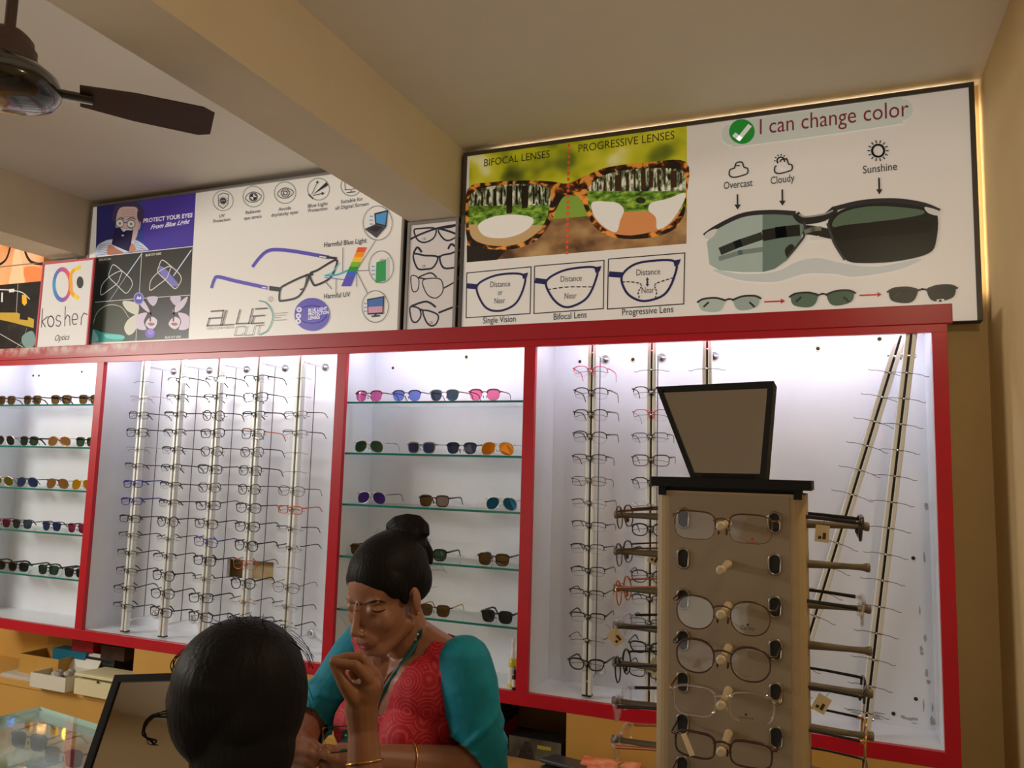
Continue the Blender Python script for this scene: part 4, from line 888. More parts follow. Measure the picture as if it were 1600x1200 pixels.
for i in range(NR):
    z = ROW0-RSP*i
    for sx in (-.064, .064):
        t = MB(); y = -HD-.0015
        q = stadium(.0072, .0058); t.add([(sx+x, y, z+w) for x, w in q]+[(sx+x, y+.001, z+w) for x, w in q], [tuple(range(len(q)))], 1)
        t.tube([(sx+x*1.16, y-.0005, z+w*1.09) for x, w in q[:-1]], .0017, 6, 0, closed=True); t.build('temple_slot', [rim, hole_m], st)
    for f in range(3):
        R = Matrix.Rotation((0, -math.pi/2, math.pi/2)[f], 4, 'Z'); off = HD if f == 0 else HW; ln = .085
        t = MB(); t.M = R @ Matrix.Translation((0, -off, z-.004))
        t.lathe([(.0062, 0), (.0052, ln*.3), (.0042, ln*.65), (.0048, ln*.88), (.0066, ln*.94), (.0066, ln*.985), (.004, ln)], axis=(0, -1, 0), n=14)
        t.build('peg', knobm if f == 0 else pegm, st)
        if f:
            for sx in (-.042, .042):
                t = MB(); t.M = R; y = -off-.0008; q = stadium(.0072, .0058); t.add([(sx+x*.8, y, z+w) for x, w in q], [tuple(range(len(q)))], 0); t.build('temple_slot', hole_m, st)
tag_m = mat('cream_price_tag', hexc(226, 208, 168), .6); tag_i = mat('tag_print', hexc(70, 56, 40), .6)
def price_tag(root, p, tilt, w=.011, h=.028, rz=0):
    t = MB(); t.M = Matrix.Translation(p) @ Euler((0, 0, rz)).to_matrix().to_4x4() @ Euler((.1, tilt, .2)).to_matrix().to_4x4()
    t.bx((-w, -.0004, -h), (w, .0004, 0), 0); t.bx((-.006, -.0006, -h+.005), (-.001, -.0004, -h+.010), 1); t.bx((.001, -.0006, -h+.005), (.006, -.0004, -h+.016), 1)
    t.tube([(0, 0, 0), (.002, 0, .008), (0, 0, .014)], .0004, 4, 1); t.build('price_tag', [tag_m, tag_i], [o for o in root.children if o.name.startswith('temple')][0 if p[0] < 0 else 1])
def lens_print(root, txt, x, z, w, m, crown=False):
    cu = bpy.data.curves.new('t', 'FONT'); cu.body = txt; cu.shear = .3; cu.resolution_u = 2; o = bpy.data.objects.new('t', cu); COL.objects.link(o)
    me = bpy.data.meshes.new_from_object(o.evaluated_get(bpy.context.evaluated_depsgraph_get())); vs = [tuple(v.co) for v in me.vertices]; fs = [tuple(p.vertices) for p in me.polygons]
    bpy.data.objects.remove(o); bpy.data.curves.remove(cu); bpy.data.meshes.remove(me)
    k = w/max(v[0] for v in vs); t = MB(); y = .9*(x+w/2)**2-.0022
    t.add([(x+v[0]*k, y, z+v[1]*k*1.2) for v in vs], fs)
    if crown: t.ball((x+w/2, y, z+.0065), (.0016, .0003, .0016), nu=8, nv=6)
    t.build('lens_print', m, [o for o in root.children if o.name.startswith('lens')][1])
ink_d = mat('lens_ink', hexc(70, 40, 44), .5); ink_r = mat('red_lens_ink', hexc(170, 50, 50), .5)
def on_stand(face, row, stl, label, roll=0, dx=0, dz=0, push=0, group='eyewear on the counter stand', px=0):
    off = (HD if face == 'front' else HW)+.070; k = 1.05 if face == 'front' else .86
    R = {'front': 0, 'left': -math.pi/2, 'right': math.pi/2}[face]
    h = SHAPES[stl[0]][1]
    M = TM @ Matrix.Rotation(R, 4, 'Z') @ Matrix.Translation((dx, -off-push, ROW0-RSP*row-h*.16+dz)) @ Euler((px, roll, 0)).to_matrix().to_4x4() @ Matrix.Scale(k, 4)
    return eyewear('eyeglasses', stl, M, label, 'eyeglasses', group)
e = on_stand('front', 0, ('wide', 'half', .0010, 'bronze', 'silver', 'clear'), 'bronze half-rim glasses on the top front peg of the stand', .02); lens_print(e, '-----', .030, -.019, .016, ink_r, True)
e = on_stand('front', 2, ('panto', 'full', .0009, 'bronze', 'bronze', 'green_coat'), 'thin dark panto glasses with green coating glint, third front peg', .03); lens_print(e, 'Cartier', .022, -.014, .020, ink_d, True)
e = on_stand('front', 3, ('panto', 'full', .0011, 'brown', 'bronze', 'clear'), 'dark brown panto glasses on the fourth front peg', .05); lens_print(e, '- - - - -', .020, -.016, .016, ink_d)
e = on_stand('front', 4, ('wide', 'full', .0017, 'crystal', 'gold', 'clear'), 'clear-framed glasses on the fifth front peg', .0); lens_print(e, '------', .020, -.014, .018, ink_d, True)
e = on_stand('front', 5, ('rect', 'full', .0013, 'brown', 'black', 'clear'), 'brown rectangular glasses with a white lens sticker, sixth front peg', .03)
t = MB(); t.M = Matrix.Translation((-.043, -.0005, -.001)) @ Euler((0, -.45, 0)).to_matrix().to_4x4(); t.bx((-.0035, -.0012, -.014), (.0035, -.0004, .014)); t.build('lens_sticker', tag_m, [o for o in e.children if o.name.startswith('lens')][0])
on_stand('front', 6, ('oval', 'full', .0010, 'gun', 'gun', 'clear'), 'dark wire glasses on the lowest visible front peg', .02)
for row, stl, lb, rl, tg in [
 (0, ('oval', 'full', .0013, 'bronze', 'bronze', 'clear'), 'bronze glasses topmost on the left side of the stand', .0, 0),
 (1, ('oval', 'full', .0012, 'gun', 'bronze', 'clear'), 'dark glasses with a white tag, second on the stand\'s left side', .0, 1),
 (2, ('round', 'full', .0012, 'rose', 'rose', 'clear'), 'rose gold round glasses, third on the stand\'s left side', .0, 0),
 (3, ('wide', 'full', .0018, 'crystal', 'black', 'clear'), 'clear glasses with black temples and yellow tag, stand\'s left side', .0, 2),
 (4, ('round', 'full', .0015, 'black', 'black', 'clear'), 'black round glasses, fifth on the stand\'s left side', .0, 1),
 (5, ('wide', 'full', .0020, 'crystal', 'black', 'clear'), 'clear glasses with black temples, sixth on the stand\'s left side', .0, 0),
 (6, ('wide', 'full', .0022, 'crystal', 'rose', 'clear'), 'clear glasses with rose temples, lowest on the stand\'s left side', .0, 0)]:
    e = on_stand('left', row, stl, lb, rl, px=.10)
    if tg == 1: price_tag(e, (-.064, .055, -.004), .6, rz=math.pi/2)
    if tg == 2: price_tag(e, (.064, -.004, .004), -.6, rz=math.pi/2)
for row, stl, lb, tg in [
 (0, ('wide', 'full', .0024, 'black', 'black', 'clear'), 'thick black glasses with a brown tag, topmost on the stand\'s right side', 1),
 (2, ('wide', 'full', .0022, 'crystal', 'black', 'clear'), 'clear-fronted glasses with wide black temples, stand\'s right side', 0),
 (4, ('wide', 'half', .0018, 'black', 'black', 'clear'), 'black half-rim glasses with a tag, fifth on the stand\'s right side', 1),
 (5, ('oval', 'full', .0016, 'gold', 'black', 'clear'), 'gold-fronted glasses, sixth on the stand\'s right side', 0),
 (6, ('oval', 'full', .0014, 'gun', 'black', 'clear'), 'dark wire glasses with a tag, lowest on the stand\'s right side', 1)]:
    e = on_stand('right', row, stl, lb, 0, push=.004, px=.08)
    if tg: price_tag(e, (-.066, .06, .0), .0 if row == 0 else .4, rz=-math.pi/2)
# ---- small trapezoid mirror on top of the stand
zt = CZ+.001+TOPZ+.020
qs = [on_y(1026, 606, -1.355), on_y(1210, 597, -1.39), on_y(1197, 751, -1.45), on_y(1080, 747, -1.43)]
r, q, n, c = table_mirror('stand_mirror', qs, .0085, .016, 'small trapezoid mirror in a black frame on top of the stand')
t = MB(); b = (q[2]+q[3])/2; t.box((b.x, b.y+.012, zt+.003-c.z), (.07, .05, .006), R=Matrix.Rotation(TA, 3, 'Z')); t.build('foot', blackwood, r)
# ================================================================ base unit under the cabinet
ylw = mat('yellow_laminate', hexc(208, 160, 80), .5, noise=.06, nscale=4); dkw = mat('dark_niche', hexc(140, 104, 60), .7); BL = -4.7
base = thing('base_cabinet', (-1.8, .15, 0), 0, 'yellow base cabinet with open niches below the red cabinet', 'cabinet'); base.location = (0, 0, 0)
N1, N2a, N2b = -2.817, -1.131, -.846
boxpart('body', (BL, 0, 0), (.332, .295, .42), ylw, base)
boxpart('ledge_top', (BL, -.006, .42), (.332, .295, .448), ylw, base, .001)
boxpart('closed_panel', (N1, .002, .448), (N2a, .29, .664), ylw, base)
boxpart('closed_panel', (N2b, .002, .448), (.332, .29, .664), ylw, base)
boxpart('niche_back', (BL, .27, .448), (N1, .29, .664), ylw, base)
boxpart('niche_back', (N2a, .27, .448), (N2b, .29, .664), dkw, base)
LZ = .448
def bp(x, y=.0): return on_y(x, 1060 if x < 400 else 1170, y).x
kraft = mat('kraft_card', hexc(196, 148, 66), .6, noise=.08); wcard = mat('white_card', hexc(222, 218, 204), .5, noise=.05); teal = mat('teal_card', hexc(20, 112, 140), .45)
redc = mat('red_card', hexc(176, 30, 40), .45); navy = mat('navy_card', hexc(26, 28, 66), .45); cream2 = mat('cream_box_card', hexc(226, 216, 174), .45); dkp = mat('dark_print_card', hexc(74, 44, 38), .45, noise=.5, nscale=30)
blk = mat('black_card', (.012, .012, .014), .4); bluec = mat('royal_blue_card', hexc(24, 30, 120), .45); paper = mat('paper', hexc(206, 200, 188), .7, noise=.12, nscale=60)
def openbox(name, x0, x1, y0, y1, z0, h, body, inner, lid, ang, lidlen, label):
    r = thing(name, ((x0+x1)/2, (y0+y1)/2, z0), 0, label, 'box', 'boxes in the left niche'); w, d = (x1-x0)/2, (y1-y0)/2; th = .003
    t = MB(); t.bx((-w, -d, 0), (w, d, th)); t.bx((-w, -d, th), (w, -d+th, h)); t.bx((-w, d-th, th), (w, d, h)); t.bx((-w, -d+th, th), (-w+th, d-th, h)); t.bx((w-th, -d+th, th), (w, d-th, h)); t.build('tray', body, r)
    t = MB(); t.M = Matrix.Translation((0, d, h)) @ Matrix.Rotation(ang, 4, 'X'); t.bx((-w, -lidlen, 0), (w, 0, .002), 1); t.bx((-w, -lidlen, .002), (w, 0, .005), 0); t.build('lid', [lid, inner], r)
    return r
# cardboard box, its lid standing up
r = openbox('cardboard_box', bp(12), bp(74), .05, .19, LZ+.016, .085, kraft, kraft, kraft, -1.62, .09, 'open brown cardboard box at the left end of the niche')
for k, (w, z) in enumerate(((.28, 0), (.25, .0055), (.27, .011))):
    tag(boxpart('paper_stack', (bp(2)-.02+.006*k, .004, LZ+z), (bp(2)+w, .24, LZ+z+.005), paper), ['bottom sheet of papers under the brown cardboard box', 'middle sheet of papers under the brown cardboard box', 'top sheet of papers under the brown cardboard box'][k], 'papers', 'papers in the niche')
r = openbox('open_box', bp(63), bp(118), -.05, .11, LZ, .062, wcard, wcard, wcard, -2.05, .07, 'open white box with its flap up on the niche ledge')
t = MB()
random.seed(3)
for k in range(6): t.ball((random.uniform(-.04, .04), random.uniform(-.05, .04), .050), (.022, .02, .014), nu=10, nv=6, R=Euler((random.random(), random.random(), 0)).to_matrix())
o = t.build('plastic_wrap', mat('crumpled_plastic', hexc(190, 186, 176), .3, noise=.3, nscale=40)); o.location = r.location; tag(o, 'crumpled clear plastic inside the open white box', 'plastic wrap')
r = thing('white_box', ((bp(129)+bp(205))/2, .03, LZ), 0, 'closed cream-white box standing on the niche ledge', 'box', 'boxes in the left niche'); w = (bp(205)-bp(129))/2
boxpart('tray', (-w, -.07, 0), (w, .09, .066), cream2, r, .001); t = MB(); t.M = Matrix.Translation((0, .09, .068)) @ Matrix.Rotation(-.06, 4, 'X'); t.bx((-w-.001, -.163, 0), (w+.001, 0, .012)); t.build('lid', cream2, r, .001)
t = MB(); t.lathe([(.006, 0), (.006, .002)], (0, -.0735, .067), 12, axis=(0, -1, 0)); t.build('thumb_notch', hole_m, r)
def plain(name, x0, x1, y0, y1, z0, h, m, label, group='boxes in the left niche', lidm=None):
    r = thing(name, ((x0+x1)/2, (y0+y1)/2, z0), 0, label, 'box', group); w, d = abs(x1-x0)/2, (y1-y0)/2
    boxpart('carton', (-w, -d, 0), (w, d, h*.8), m, r, .001); boxpart('lid', (-w-.001, -d-.001, h*.8), (w+.001, d+.001, h), lidm or m, r, .001); return r
plain('teal_box', bp(86, .15), bp(138, .15), .125, .2, LZ, .125, teal, 'teal box standing behind the open white box')
plain('navy_box', bp(95, .23), bp(122, .23), .205, .265, LZ, .165, navy, 'dark navy box at the back behind the teal box')
plain('dark_box', bp(152, .2), bp(196, .2), .13, .262, LZ, .11, blk, 'black box under the dark patterned box')
plain('patterned_box', bp(168, .18), bp(205, .18), .13, .26, LZ+.111, .06, dkp, 'dark brown patterned box at the right of the niche')
plain('red_box', bp(124, .2)+.004, bp(163, .2)-.02, .14, .26, LZ, .172, redc, 'red box between the teal box and the dark patterned box')
# right niche
bx = lambda px, y: on_y(px, 1150, y).x
plain('black_box', bx(752, .1), bx(786, .1), .06, .25, LZ+.111, .085, blk, 'black box on top of the red one, right niche', 'boxes in the right niche')
plain('red_box', bx(752, .1), bx(785, .1), .06, .25, LZ+.041, .069, redc, 'red box between the black and blue boxes beside the teal sleeve', 'boxes in the right niche')
plain('blue_box', bx(752, .1), bx(790, .1), .05, .25, LZ, .04, bluec, 'royal blue box beside the teal sleeve, lowest of its stack', 'boxes in the right niche')
picm = mat('picture_card', hexc(120, 112, 96), .4, noise=.5, nscale=9, col2=hexc(60, 54, 46))
x0, x1 = bx(795, .03), bx(878, .03)
r = thing('picture_box', ((x0+x1)/2, .08, LZ), 0, 'dark printed box with a pine cone picture in the right niche', 'box', 'boxes in the right niche'); w = (x1-x0)/2
boxpart('carton', (-w, -.05, 0), (w, .05, .105), blk, r, .001); t = MB(); t.bx((-w+.002, -.0515, .002), (w-.002, -.0502, .103)); t.build('printed_front', picm, r)
t = MB(); cone = mat('cone_print', hexc(70, 56, 44), .5, noise=.5, nscale=120, col2=hexc(24, 20, 16))
for k in range(7):
    zz = .018+k*.011; hw = .030*(1-(k/8)**1.5)
    for j in range(-2, 3):
        cx = -w*.3+j*hw*.45; t.add([(cx-hw*.3, -.0518-.00002*(k+j), zz-.008), (cx+hw*.3, -.0518-.00002*(k+j), zz-.008), (cx+hw*.2, -.0518-.00002*(k+j), zz+.006), (cx, -.0518-.00002*(k+j), zz+.010), (cx-hw*.2, -.0518-.00002*(k+j), zz+.006)], [(0, 1, 2, 3, 4)])
t.bx((w*.1, -.0522, .074), (w*.62, -.0519, .086), 1); t.build('pine_cone_print', [cone, mat('yellow_print', hexc(170, 160, 50), .5)], r)
# a low ledge in front of the right niche carries a dark case and a packet
side = thing('low_shelf_unit', (-.72, -.17, 0), 0, 'low wooden shelf unit in front of the right niche', 'shelf unit')
boxpart('top', (-.45, -.15, .480), (.55, .15, .500), wood, side, .002)
for x in (-.43, .53): boxpart('side_panel', (x-.01, -.14, 0), (x+.01, .14, .480), wood, side)
r = thing('dark_case', (on_y(886, 1190, -.11).x, -.11, .501), -.2, 'dark grey case standing askew beside the pine cone box', 'case')
boxpart('lower_shell', (-.075, -.05, 0), (.075, .05, .028), mat('grey_case', hexc(56, 58, 62), .4), r, .004); t = MB(); t.M = Matrix.Translation((0, .05, .030)) @ Matrix.Rotation(-.12, 4, 'X'); t.bx((-.075, -.10, 0), (.075, 0, .012)); t.build('upper_shell', MATS['grey_case'], r, .004)
r = thing('magazine_packet', (on_y(955, 1188, -.095).x, -.095, .501), .08, 'white packet with a red and orange flap lying beside the stand', 'packet')
t = MB(); t.box((0, 0, .019), (.20, .12, .038)); t.build('packet_body', wcard, r, .006)
t = MB(); t.box((-.005, .01, .044), (.19, .10, .010), R=Euler((.06, 0, 0)).to_matrix()); t.build('printed_flap', mat('red_orange_print', hexc(214, 60, 48), .45, noise=.8, nscale=22, col2=hexc(240, 170, 120)), r, .002)
t = MB(); t.tube([(.02, -.062, .012), (.03, -.04, .0505), (.02, .02, .052), (.035, .05, .050)], .0022, 6); t.build('green_tie', mat('green_band', hexc(90, 160, 40), .5), r)
# spray bottle and dropper on the floor of the sunglasses bay
yl = mat('yellow_liquid_bottle', hexc(206, 190, 30), .25); wp = mat('white_plastic', hexc(225, 225, 220), .35); amb = mat('dark_amber_glass', hexc(52, 26, 14), .2)
p = on_y(801, 1066, .05); r = thing('spray_bottle', (p.x, .05, Z0), 0, 'yellow spray bottle with a white nozzle in the sunglasses bay', 'bottle')
t = MB(); t.lathe([(.0155, 0), (.016, .004), (.016, .085), (.011, .098), (.009, .100)], n=20); t.build('bottle', yl, r)
t = MB(); t.lathe([(.0163, .012), (.0163, .070)], n=20, caps=False); t.build('paper_label', wp, r)
t = MB(); t.lathe([(.0095, .100), (.0095, .122), (.006, .128), (.006, .150), (.0075, .152), (.0075, .166), (.004, .168)], n=16); t.build('spray_nozzle', wp, r)
r = thing('dropper_bottle', (p.x+.018, .022, Z0), 0, 'small dark dropper bottle in front of the yellow spray bottle', 'bottle')
t = MB(); t.lathe([(.0085, 0), (.009, .003), (.009, .045), (.005, .055)], n=16); t.build('bottle', amb, r)
t = MB(); t.lathe([(.0092, .010), (.0092, .036)], n=16, caps=False); t.build('paper_label', wp, r)
t = MB(); t.lathe([(.0058, .055), (.0058, .066), (.003, .070), (.002, .080)], n=12); t.build('dropper_cap', rubber, r)
# ================================================================ ceiling fan, top left
FC = at(7, 122, 2.0)
fan = thing('ceiling_fan', FC, 0, 'dark brown ceiling fan hanging in the top left corner', 'ceiling fan')
brn = mat('fan_brown_enamel', hexc(62, 38, 28), .5, coat=0); brd = mat('fan_dark_enamel', hexc(30, 22, 20), .2, coat=.6)
t = MB(); t.lathe([(.02, -.062), (.085, -.060), (.118, -.046), (.130, -.026), (.131, -.012), (.122, .012), (.095, .034), (.072, .042)], n=48); t.build('motor_housing', brd, fan)
t = MB(); t.lathe([(.072, .040), (.071, .056), (.067, .060), (.067, .080), (.060, .088), (.058, .104), (.046, .118), (.034, .128), (.016, .134)], n=40); t.build('canopy_cup', brn, fan)
t = MB(); t.lathe([(.0135, .13), (.0135, ZC-FC.z-.05)], n=16); t.build('down_rod', brn, fan)
t = MB(); t.lathe([(.06, ZC-FC.z), (.058, ZC-FC.z-.03), (.03, ZC-FC.z-.07), (.014, ZC-FC.z-.08)], n=32); t.build('ceiling_canopy', brn, fan)
q = on_z(300, 189, FC.z-.01)-FC; a0 = math.atan2(q.y, q.x); L = math.hypot(q.x, q.y)
for k in range(3):
    t = MB(); t.M = Matrix.Rotation(a0+k*2.0944, 4, 'Z'); t.tube([(.11, 0, -.012), (.20, 0, -.010)], .011, 8, ry=2.2, up=(0, 0, 1)); 
    t.build('blade_arm', brd, fan)
    t = MB(); t.M = Matrix.Rotation(a0+k*2.0944, 4, 'Z') @ Matrix.Rotation(-.22, 4, 'X'); Lb = max(L, .5)
    t.slab([(.17, -.045), (.30, -.062), (Lb-.03, -.066), (Lb, -.05), (Lb, .05), (Lb-.03, .066), (.30, .062), (.17, .045)], (0, 0, -.004), (1, 0, 0), (0, 1, 0), .004); t.build('blade', brn, fan)
# ================================================================ people
import numpy as np
from mathutils.bvhtree import BVHTree
def skin_mat(name, base, dark):
    m = mat(name, base, .48, noise=.5, nscale=14, col2=dark, bump=.03); b = m.node_tree.nodes['Principled BSDF']
    b.inputs['Subsurface Weight'].default_value = .08; b.inputs['Subsurface Radius'].default_value = (.01, .004, .002); b.inputs['Subsurface Scale'].default_value = .4
    return m
skinw = skin_mat('brown_skin', hexc(164, 114, 90), hexc(152, 103, 80)); skinc = skin_mat('deep_brown_skin', hexc(150, 100, 70), hexc(138, 90, 62))
lipm = mat('lip_skin', hexc(150, 84, 76), .4)
def hair_mat():
    m = mat('black_hair', (.007, .0065, .007), .55, spec=.15); nt = m.node_tree; b = nt.nodes['Principled BSDF']
    tc = nt.nodes.new('ShaderNodeTexCoord'); mp = nt.nodes.new('ShaderNodeMapping'); mp.inputs['Scale'].default_value = (160, 160, 22)
    nz = nt.nodes.new('ShaderNodeTexNoise'); nz.inputs['Scale'].default_value = 1; nz.inputs['Detail'].default_value = 3
    bp = nt.nodes.new('ShaderNodeBump'); bp.inputs['Strength'].default_value = .45; bp.inputs['Distance'].default_value = .004
    nt.links.new(tc.outputs['Object'], mp.inputs[0]); nt.links.new(mp.outputs[0], nz.inputs['Vector']); nt.links.new(nz.outputs['Fac'], bp.inputs['Height']); nt.links.new(bp.outputs[0], b.inputs['Normal'])
    return m
hairm = hair_mat()
class Flesh(MB):
    def limb(s, pts, rs, n=14, flat=1, up=None):
        pts = [Vector(p) for p in pts]
        for i in range(len(pts)-1):
            a, b = pts[i], pts[i+1]; k = max(2, int((b-a).length/.012)+1)
            s.tube([a.lerp(b, j/(k-1)) for j in range(k)], [rs[i]+(rs[i+1]-rs[i])*j/(k-1) for j in range(k)], n, ry=flat, up=up)
        for p, r in zip(pts, rs): s.ball(p, (r*.99,)*3, nu=n, nv=8)
def fuse(mb, voxel, smooth=5):
    """melt overlapping volumes into one continuous surface"""
    me = mb.mesh('t', []); o = bpy.data.objects.new('t', me); COL.objects.link(o)
    r = o.modifiers.new('r', 'REMESH'); r.mode = 'VOXEL'; r.voxel_size = voxel
    if smooth: q = o.modifiers.new('s', 'SMOOTH'); q.factor = .5; q.iterations = smooth
    out = bpy.data.meshes.new_from_object(o.evaluated_get(bpy.context.evaluated_depsgraph_get()))
    bpy.data.objects.remove(o); bpy.data.meshes.remove(me)
    out.polygons.foreach_set('use_smooth', [True]*len(out.polygons)); out.materials.clear()
    return out
def carve(me, keep):
    """drop the faces of a garment outside its hems"""
    import bmesh
    bm = bmesh.new(); bm.from_mesh(me); bmesh.ops.delete(bm, geom=[f for f in bm.faces if not keep(f.calc_center_median())], context='FACES'); bm.to_mesh(me); bm.free()
def sculpt(me, brushes):
    n = len(me.vertices); co = np.empty(n*3); me.vertices.foreach_get('co', co); co = co.reshape(n, 3)
    for c, d, r in brushes:
        w = np.exp(-((co-np.array(c))**2).sum(1)/(r*r)); co += w[:, None]*np.array(d)
    me.vertices.foreach_set('co', co.ravel()); me.update()
def relax(me, M, iters, skip=()):
    """extra smoothing of the head only"""
    n = len(me.vertices); co = np.empty(n*3); me.vertices.foreach_get('co', co); co = co.reshape(n, 3)
    e = np.empty(len(me.edges)*2, dtype=np.int32); me.edges.foreach_get('vertices', e); e = e.reshape(-1, 2)
    Mi = np.array(M.inverted()); q = co @ Mi[:3, :3].T+Mi[:3, 3]
    w = ((q[:, 1] < .0) & (q[:, 2] > -.125) & (np.abs(q[:, 0]) < .07)).astype(float)*.5
    deg = np.bincount(e.ravel(), minlength=n)[:, None]
    for _ in range(iters):
        a = np.zeros_like(co)
        for k in range(3): a[:, k] = np.bincount(e[:, 0], co[e[:, 1], k], n)+np.bincount(e[:, 1], co[e[:, 0], k], n)
        co += w[:, None]*(a/np.maximum(deg, 1)-co)
    me.vertices.foreach_set('co', co.ravel()); me.update()
def bvh(me): return BVHTree.FromPolygons([v.co for v in me.vertices], [p.vertices for p in me.polygons])
def onto(tree, px, py, lift=.001, root=None):
    d = ray(px, py).normalized(); h = tree.ray_cast(CAM-root, d)
    if h[0] is None: return at(px, py, 1.55)-root
    return h[0]-d*lift
def person(name, base, label):
    return thing(name, base, 0, label, 'person')
def frame_of(f, u):
    f, u = Vector(f).normalized(), Vector(u); l = f.cross(u).normalized()*-1; u = l.cross(f)*-1
    return f, l, u
def head_flesh(fl, HM, ears=True):
    """head in its own frame: -Y face, +X the person's left, +Z up"""
    fl.M = HM
    fl.ball((0, .012, .035), (.074, .094, .084), nu=28, nv=20); fl.ball((0, -.026, -.030), (.060, .062, .082), nu=28, nv=20)
    fl.ball((0, -.072, -.089), (.021, .018, .016)); fl.limb([(-.046, -.006, -.060), (-.022, -.064, -.092), (.022, -.064, -.092), (.046, -.006, -.060)], [.022, .018, .018, .022])
    for s in (-1, 1):
        fl.ball((s*.036, -.056, -.028), (.026, .022, .027)); fl.ball((s*.031, -.0735, .001), (.0150, .0115, .0105)); fl.ball((s*.030, -.067, .019), (.022, .012, .008))
        if ears: fl.ball((s*.074, .014, -.010), (.008, .018, .030), R=Euler((-.25, 0, s*.45)).to_matrix()); fl.ball((s*.073, .008, -.034), (.006, .009, .011))
        fl.ball((s*.0125, -.099, -.043), (.0075, .009, .007))
    fl.limb([(0, -.084, .012), (0, -.093, -.014), (0, -.106, -.037)], [.008, .008, .0100]); fl.ball((0, -.065, .026), (.044, .013, .018))
    fl.ball((0, -.091, -.0655), (.021, .0105, .0055)); fl.ball((0, -.0895, -.0775), (.0175, .0105, .0065)); fl.ball((0, -.078, -.062), (.034, .020, .024))
    fl.M = Matrix()
def mat_frame(o, l, f, u, s=1):
    b = -f
    return Matrix(((l.x*s, b.x*s, u.x*s, o.x), (l.y*s, b.y*s, u.y*s, o.y), (l.z*s, b.z*s, u.z*s, o.z), (0, 0, 0, 1)))
VX = Vector((math.cos(YAW), math.sin(YAW), 0)); VY = Vector((-math.sin(YAW), math.cos(YAW), 0)); VZ = Vector((0, 0, 1))
def V(x, y, z): return VX*x+VY*y+VZ*z
# ---------------------------------------------------------------- the woman behind the counter
H = at(604, 928, 1.62)
wb = Vector((H.x+.06, H.y+.10, 0)); woman = person('person', wb, 'woman in a red vest with teal sleeves, hair in a bun, holding a frame')
P = lambda px, py, t: at(px, py, t)-wb
ph, pd = math.radians(37), math.radians(19)
hz = V(-math.sin(ph), -math.cos(ph), 0); fh = hz*math.cos(pd)-VZ*math.sin(pd); uh = hz*math.sin(pd)+VZ*math.cos(pd); lh = V(math.cos(ph), -math.sin(ph), 0)
HM = mat_frame(H-wb, lh, fh, uh, .95)
ft, lt = hz, lh
TF = Matrix((lt, -ft, VZ)).transposed()
neck = P(642, 1012, 1.655)
sl, sr = neck+lt*.150-VZ*.028-ft*.005, neck-lt*.150-VZ*.028-ft*.005
el, er = P(757, 1204, 1.53), P(474, 1142, 1.66)
wl, wr = P(556, 1184, 1.425), P(458, 1156, 1.45)
def torso(fl, g=0):
    c = lambda a, b, z: neck+lt*a+ft*b+VZ*z
    fl.ball(c(0, -.005, -.12), (.138+g, .086+g, .13+g), nu=28, nv=20, R=TF); fl.ball(c(0, .0, -.28), (.122+g, .086+g, .16+g), nu=28, nv=20, R=TF)
    fl.ball(c(0, -.015, -.44), (.155+g, .115+g, .15+g), nu=28, nv=20, R=TF)
    for s in (-1, 1): fl.ball(c(s*.060, .036, -.070), (.074+g, .052+g, .068+g), R=TF)
    for s in (-1, 1): fl.ball(c(s*.066, .066, -.155), (.058+g, .050+g, .058+g), R=TF)
    fl.limb([sr, c(-.08, -.008, -.006), c(0, -.012, .012), c(.08, -.008, -.006), sl], [.050+g, .044+g, .048+g, .044+g, .050+g])
hip = neck-VZ*.47-ft*.015
fl = Flesh(); head_flesh(fl, HM); torso(fl)
fl.limb([HM @ Vector((0, .022, -.045)), neck+VZ*.01+ft*.005], [.046, .050])
fl.limb([sl, el, el.lerp(wl, .3), wl], [.046, .038, .039, .024]); fl.limb([sr, er, er.lerp(wr, .3), wr], [.046, .038, .038, .024])
for s in (-1, 1): k = hip+lt*s*.10-ft*.02-VZ*.10; fl.limb([hip+lt*s*.08-VZ*.02, k, k-VZ*.36-ft*.04, k-VZ*.38+ft*.06], [.085, .06, .038, .03])
# her right hand (left in the photo) and left hand
T = 1.425
fl.limb([wr, P(467, 1170, 1.435), P(470, 1182, 1.44)], [.024, .026, .024])
for ch in ([(472, 1159, 1.428), (486, 1164, 1.415), (497, 1172, 1.412)], [(467, 1170, 1.420), (484, 1176, 1.405), (496, 1183, 1.408)], [(464, 1182, 1.420), (480, 1188, 1.405), (493, 1194, 1.410)], [(463, 1194, 1.425), (477, 1200, 1.412), (489, 1205, 1.418)], [(478, 1158, 1.45), (489, 1161, 1.445), (499, 1168, 1.428)]):
    fl.limb([P(*q) for q in ch], [.0092, .0083, .0070])
fl.limb([wl, P(534, 1182, 1.425), P(527, 1188, 1.43)], [.024, .024, .022])
for ch in ([(527, 1174, 1.425), (511, 1169, 1.42), (499, 1171, 1.418)], [(528, 1186, 1.41), (514, 1182, 1.40), (501, 1178, 1.405)], [(524, 1196, 1.42), (510, 1196, 1.412), (502, 1190, 1.418)], [(524, 1206, 1.43), (510, 1206, 1.42), (503, 1200, 1.426)], [(526, 1214, 1.44), (514, 1215, 1.43), (506, 1210, 1.434)]):
    fl.limb([P(*q) for q in ch], [.0090, .0080, .0068])
me = fuse(fl, .0026, 4); relax(me, HM, 7)
h = lambda *p: tuple(HM @ Vector(p))
sculpt(me, [(h(s*.030, -.090, .014), tuple(-fh*-.0022), .010) for s in (-1, 1)]+[(h(0, -.096, .010), tuple(-fh*.0015), .010)]+[(h(0, -.101, -.0715), tuple(-fh*.0028), .007), (h(s_ := 0, -.098, -.088), tuple(-fh*.003), .009)])
me.materials.append(skinw); me.materials.append(lipm)
HI = HM.inverted()
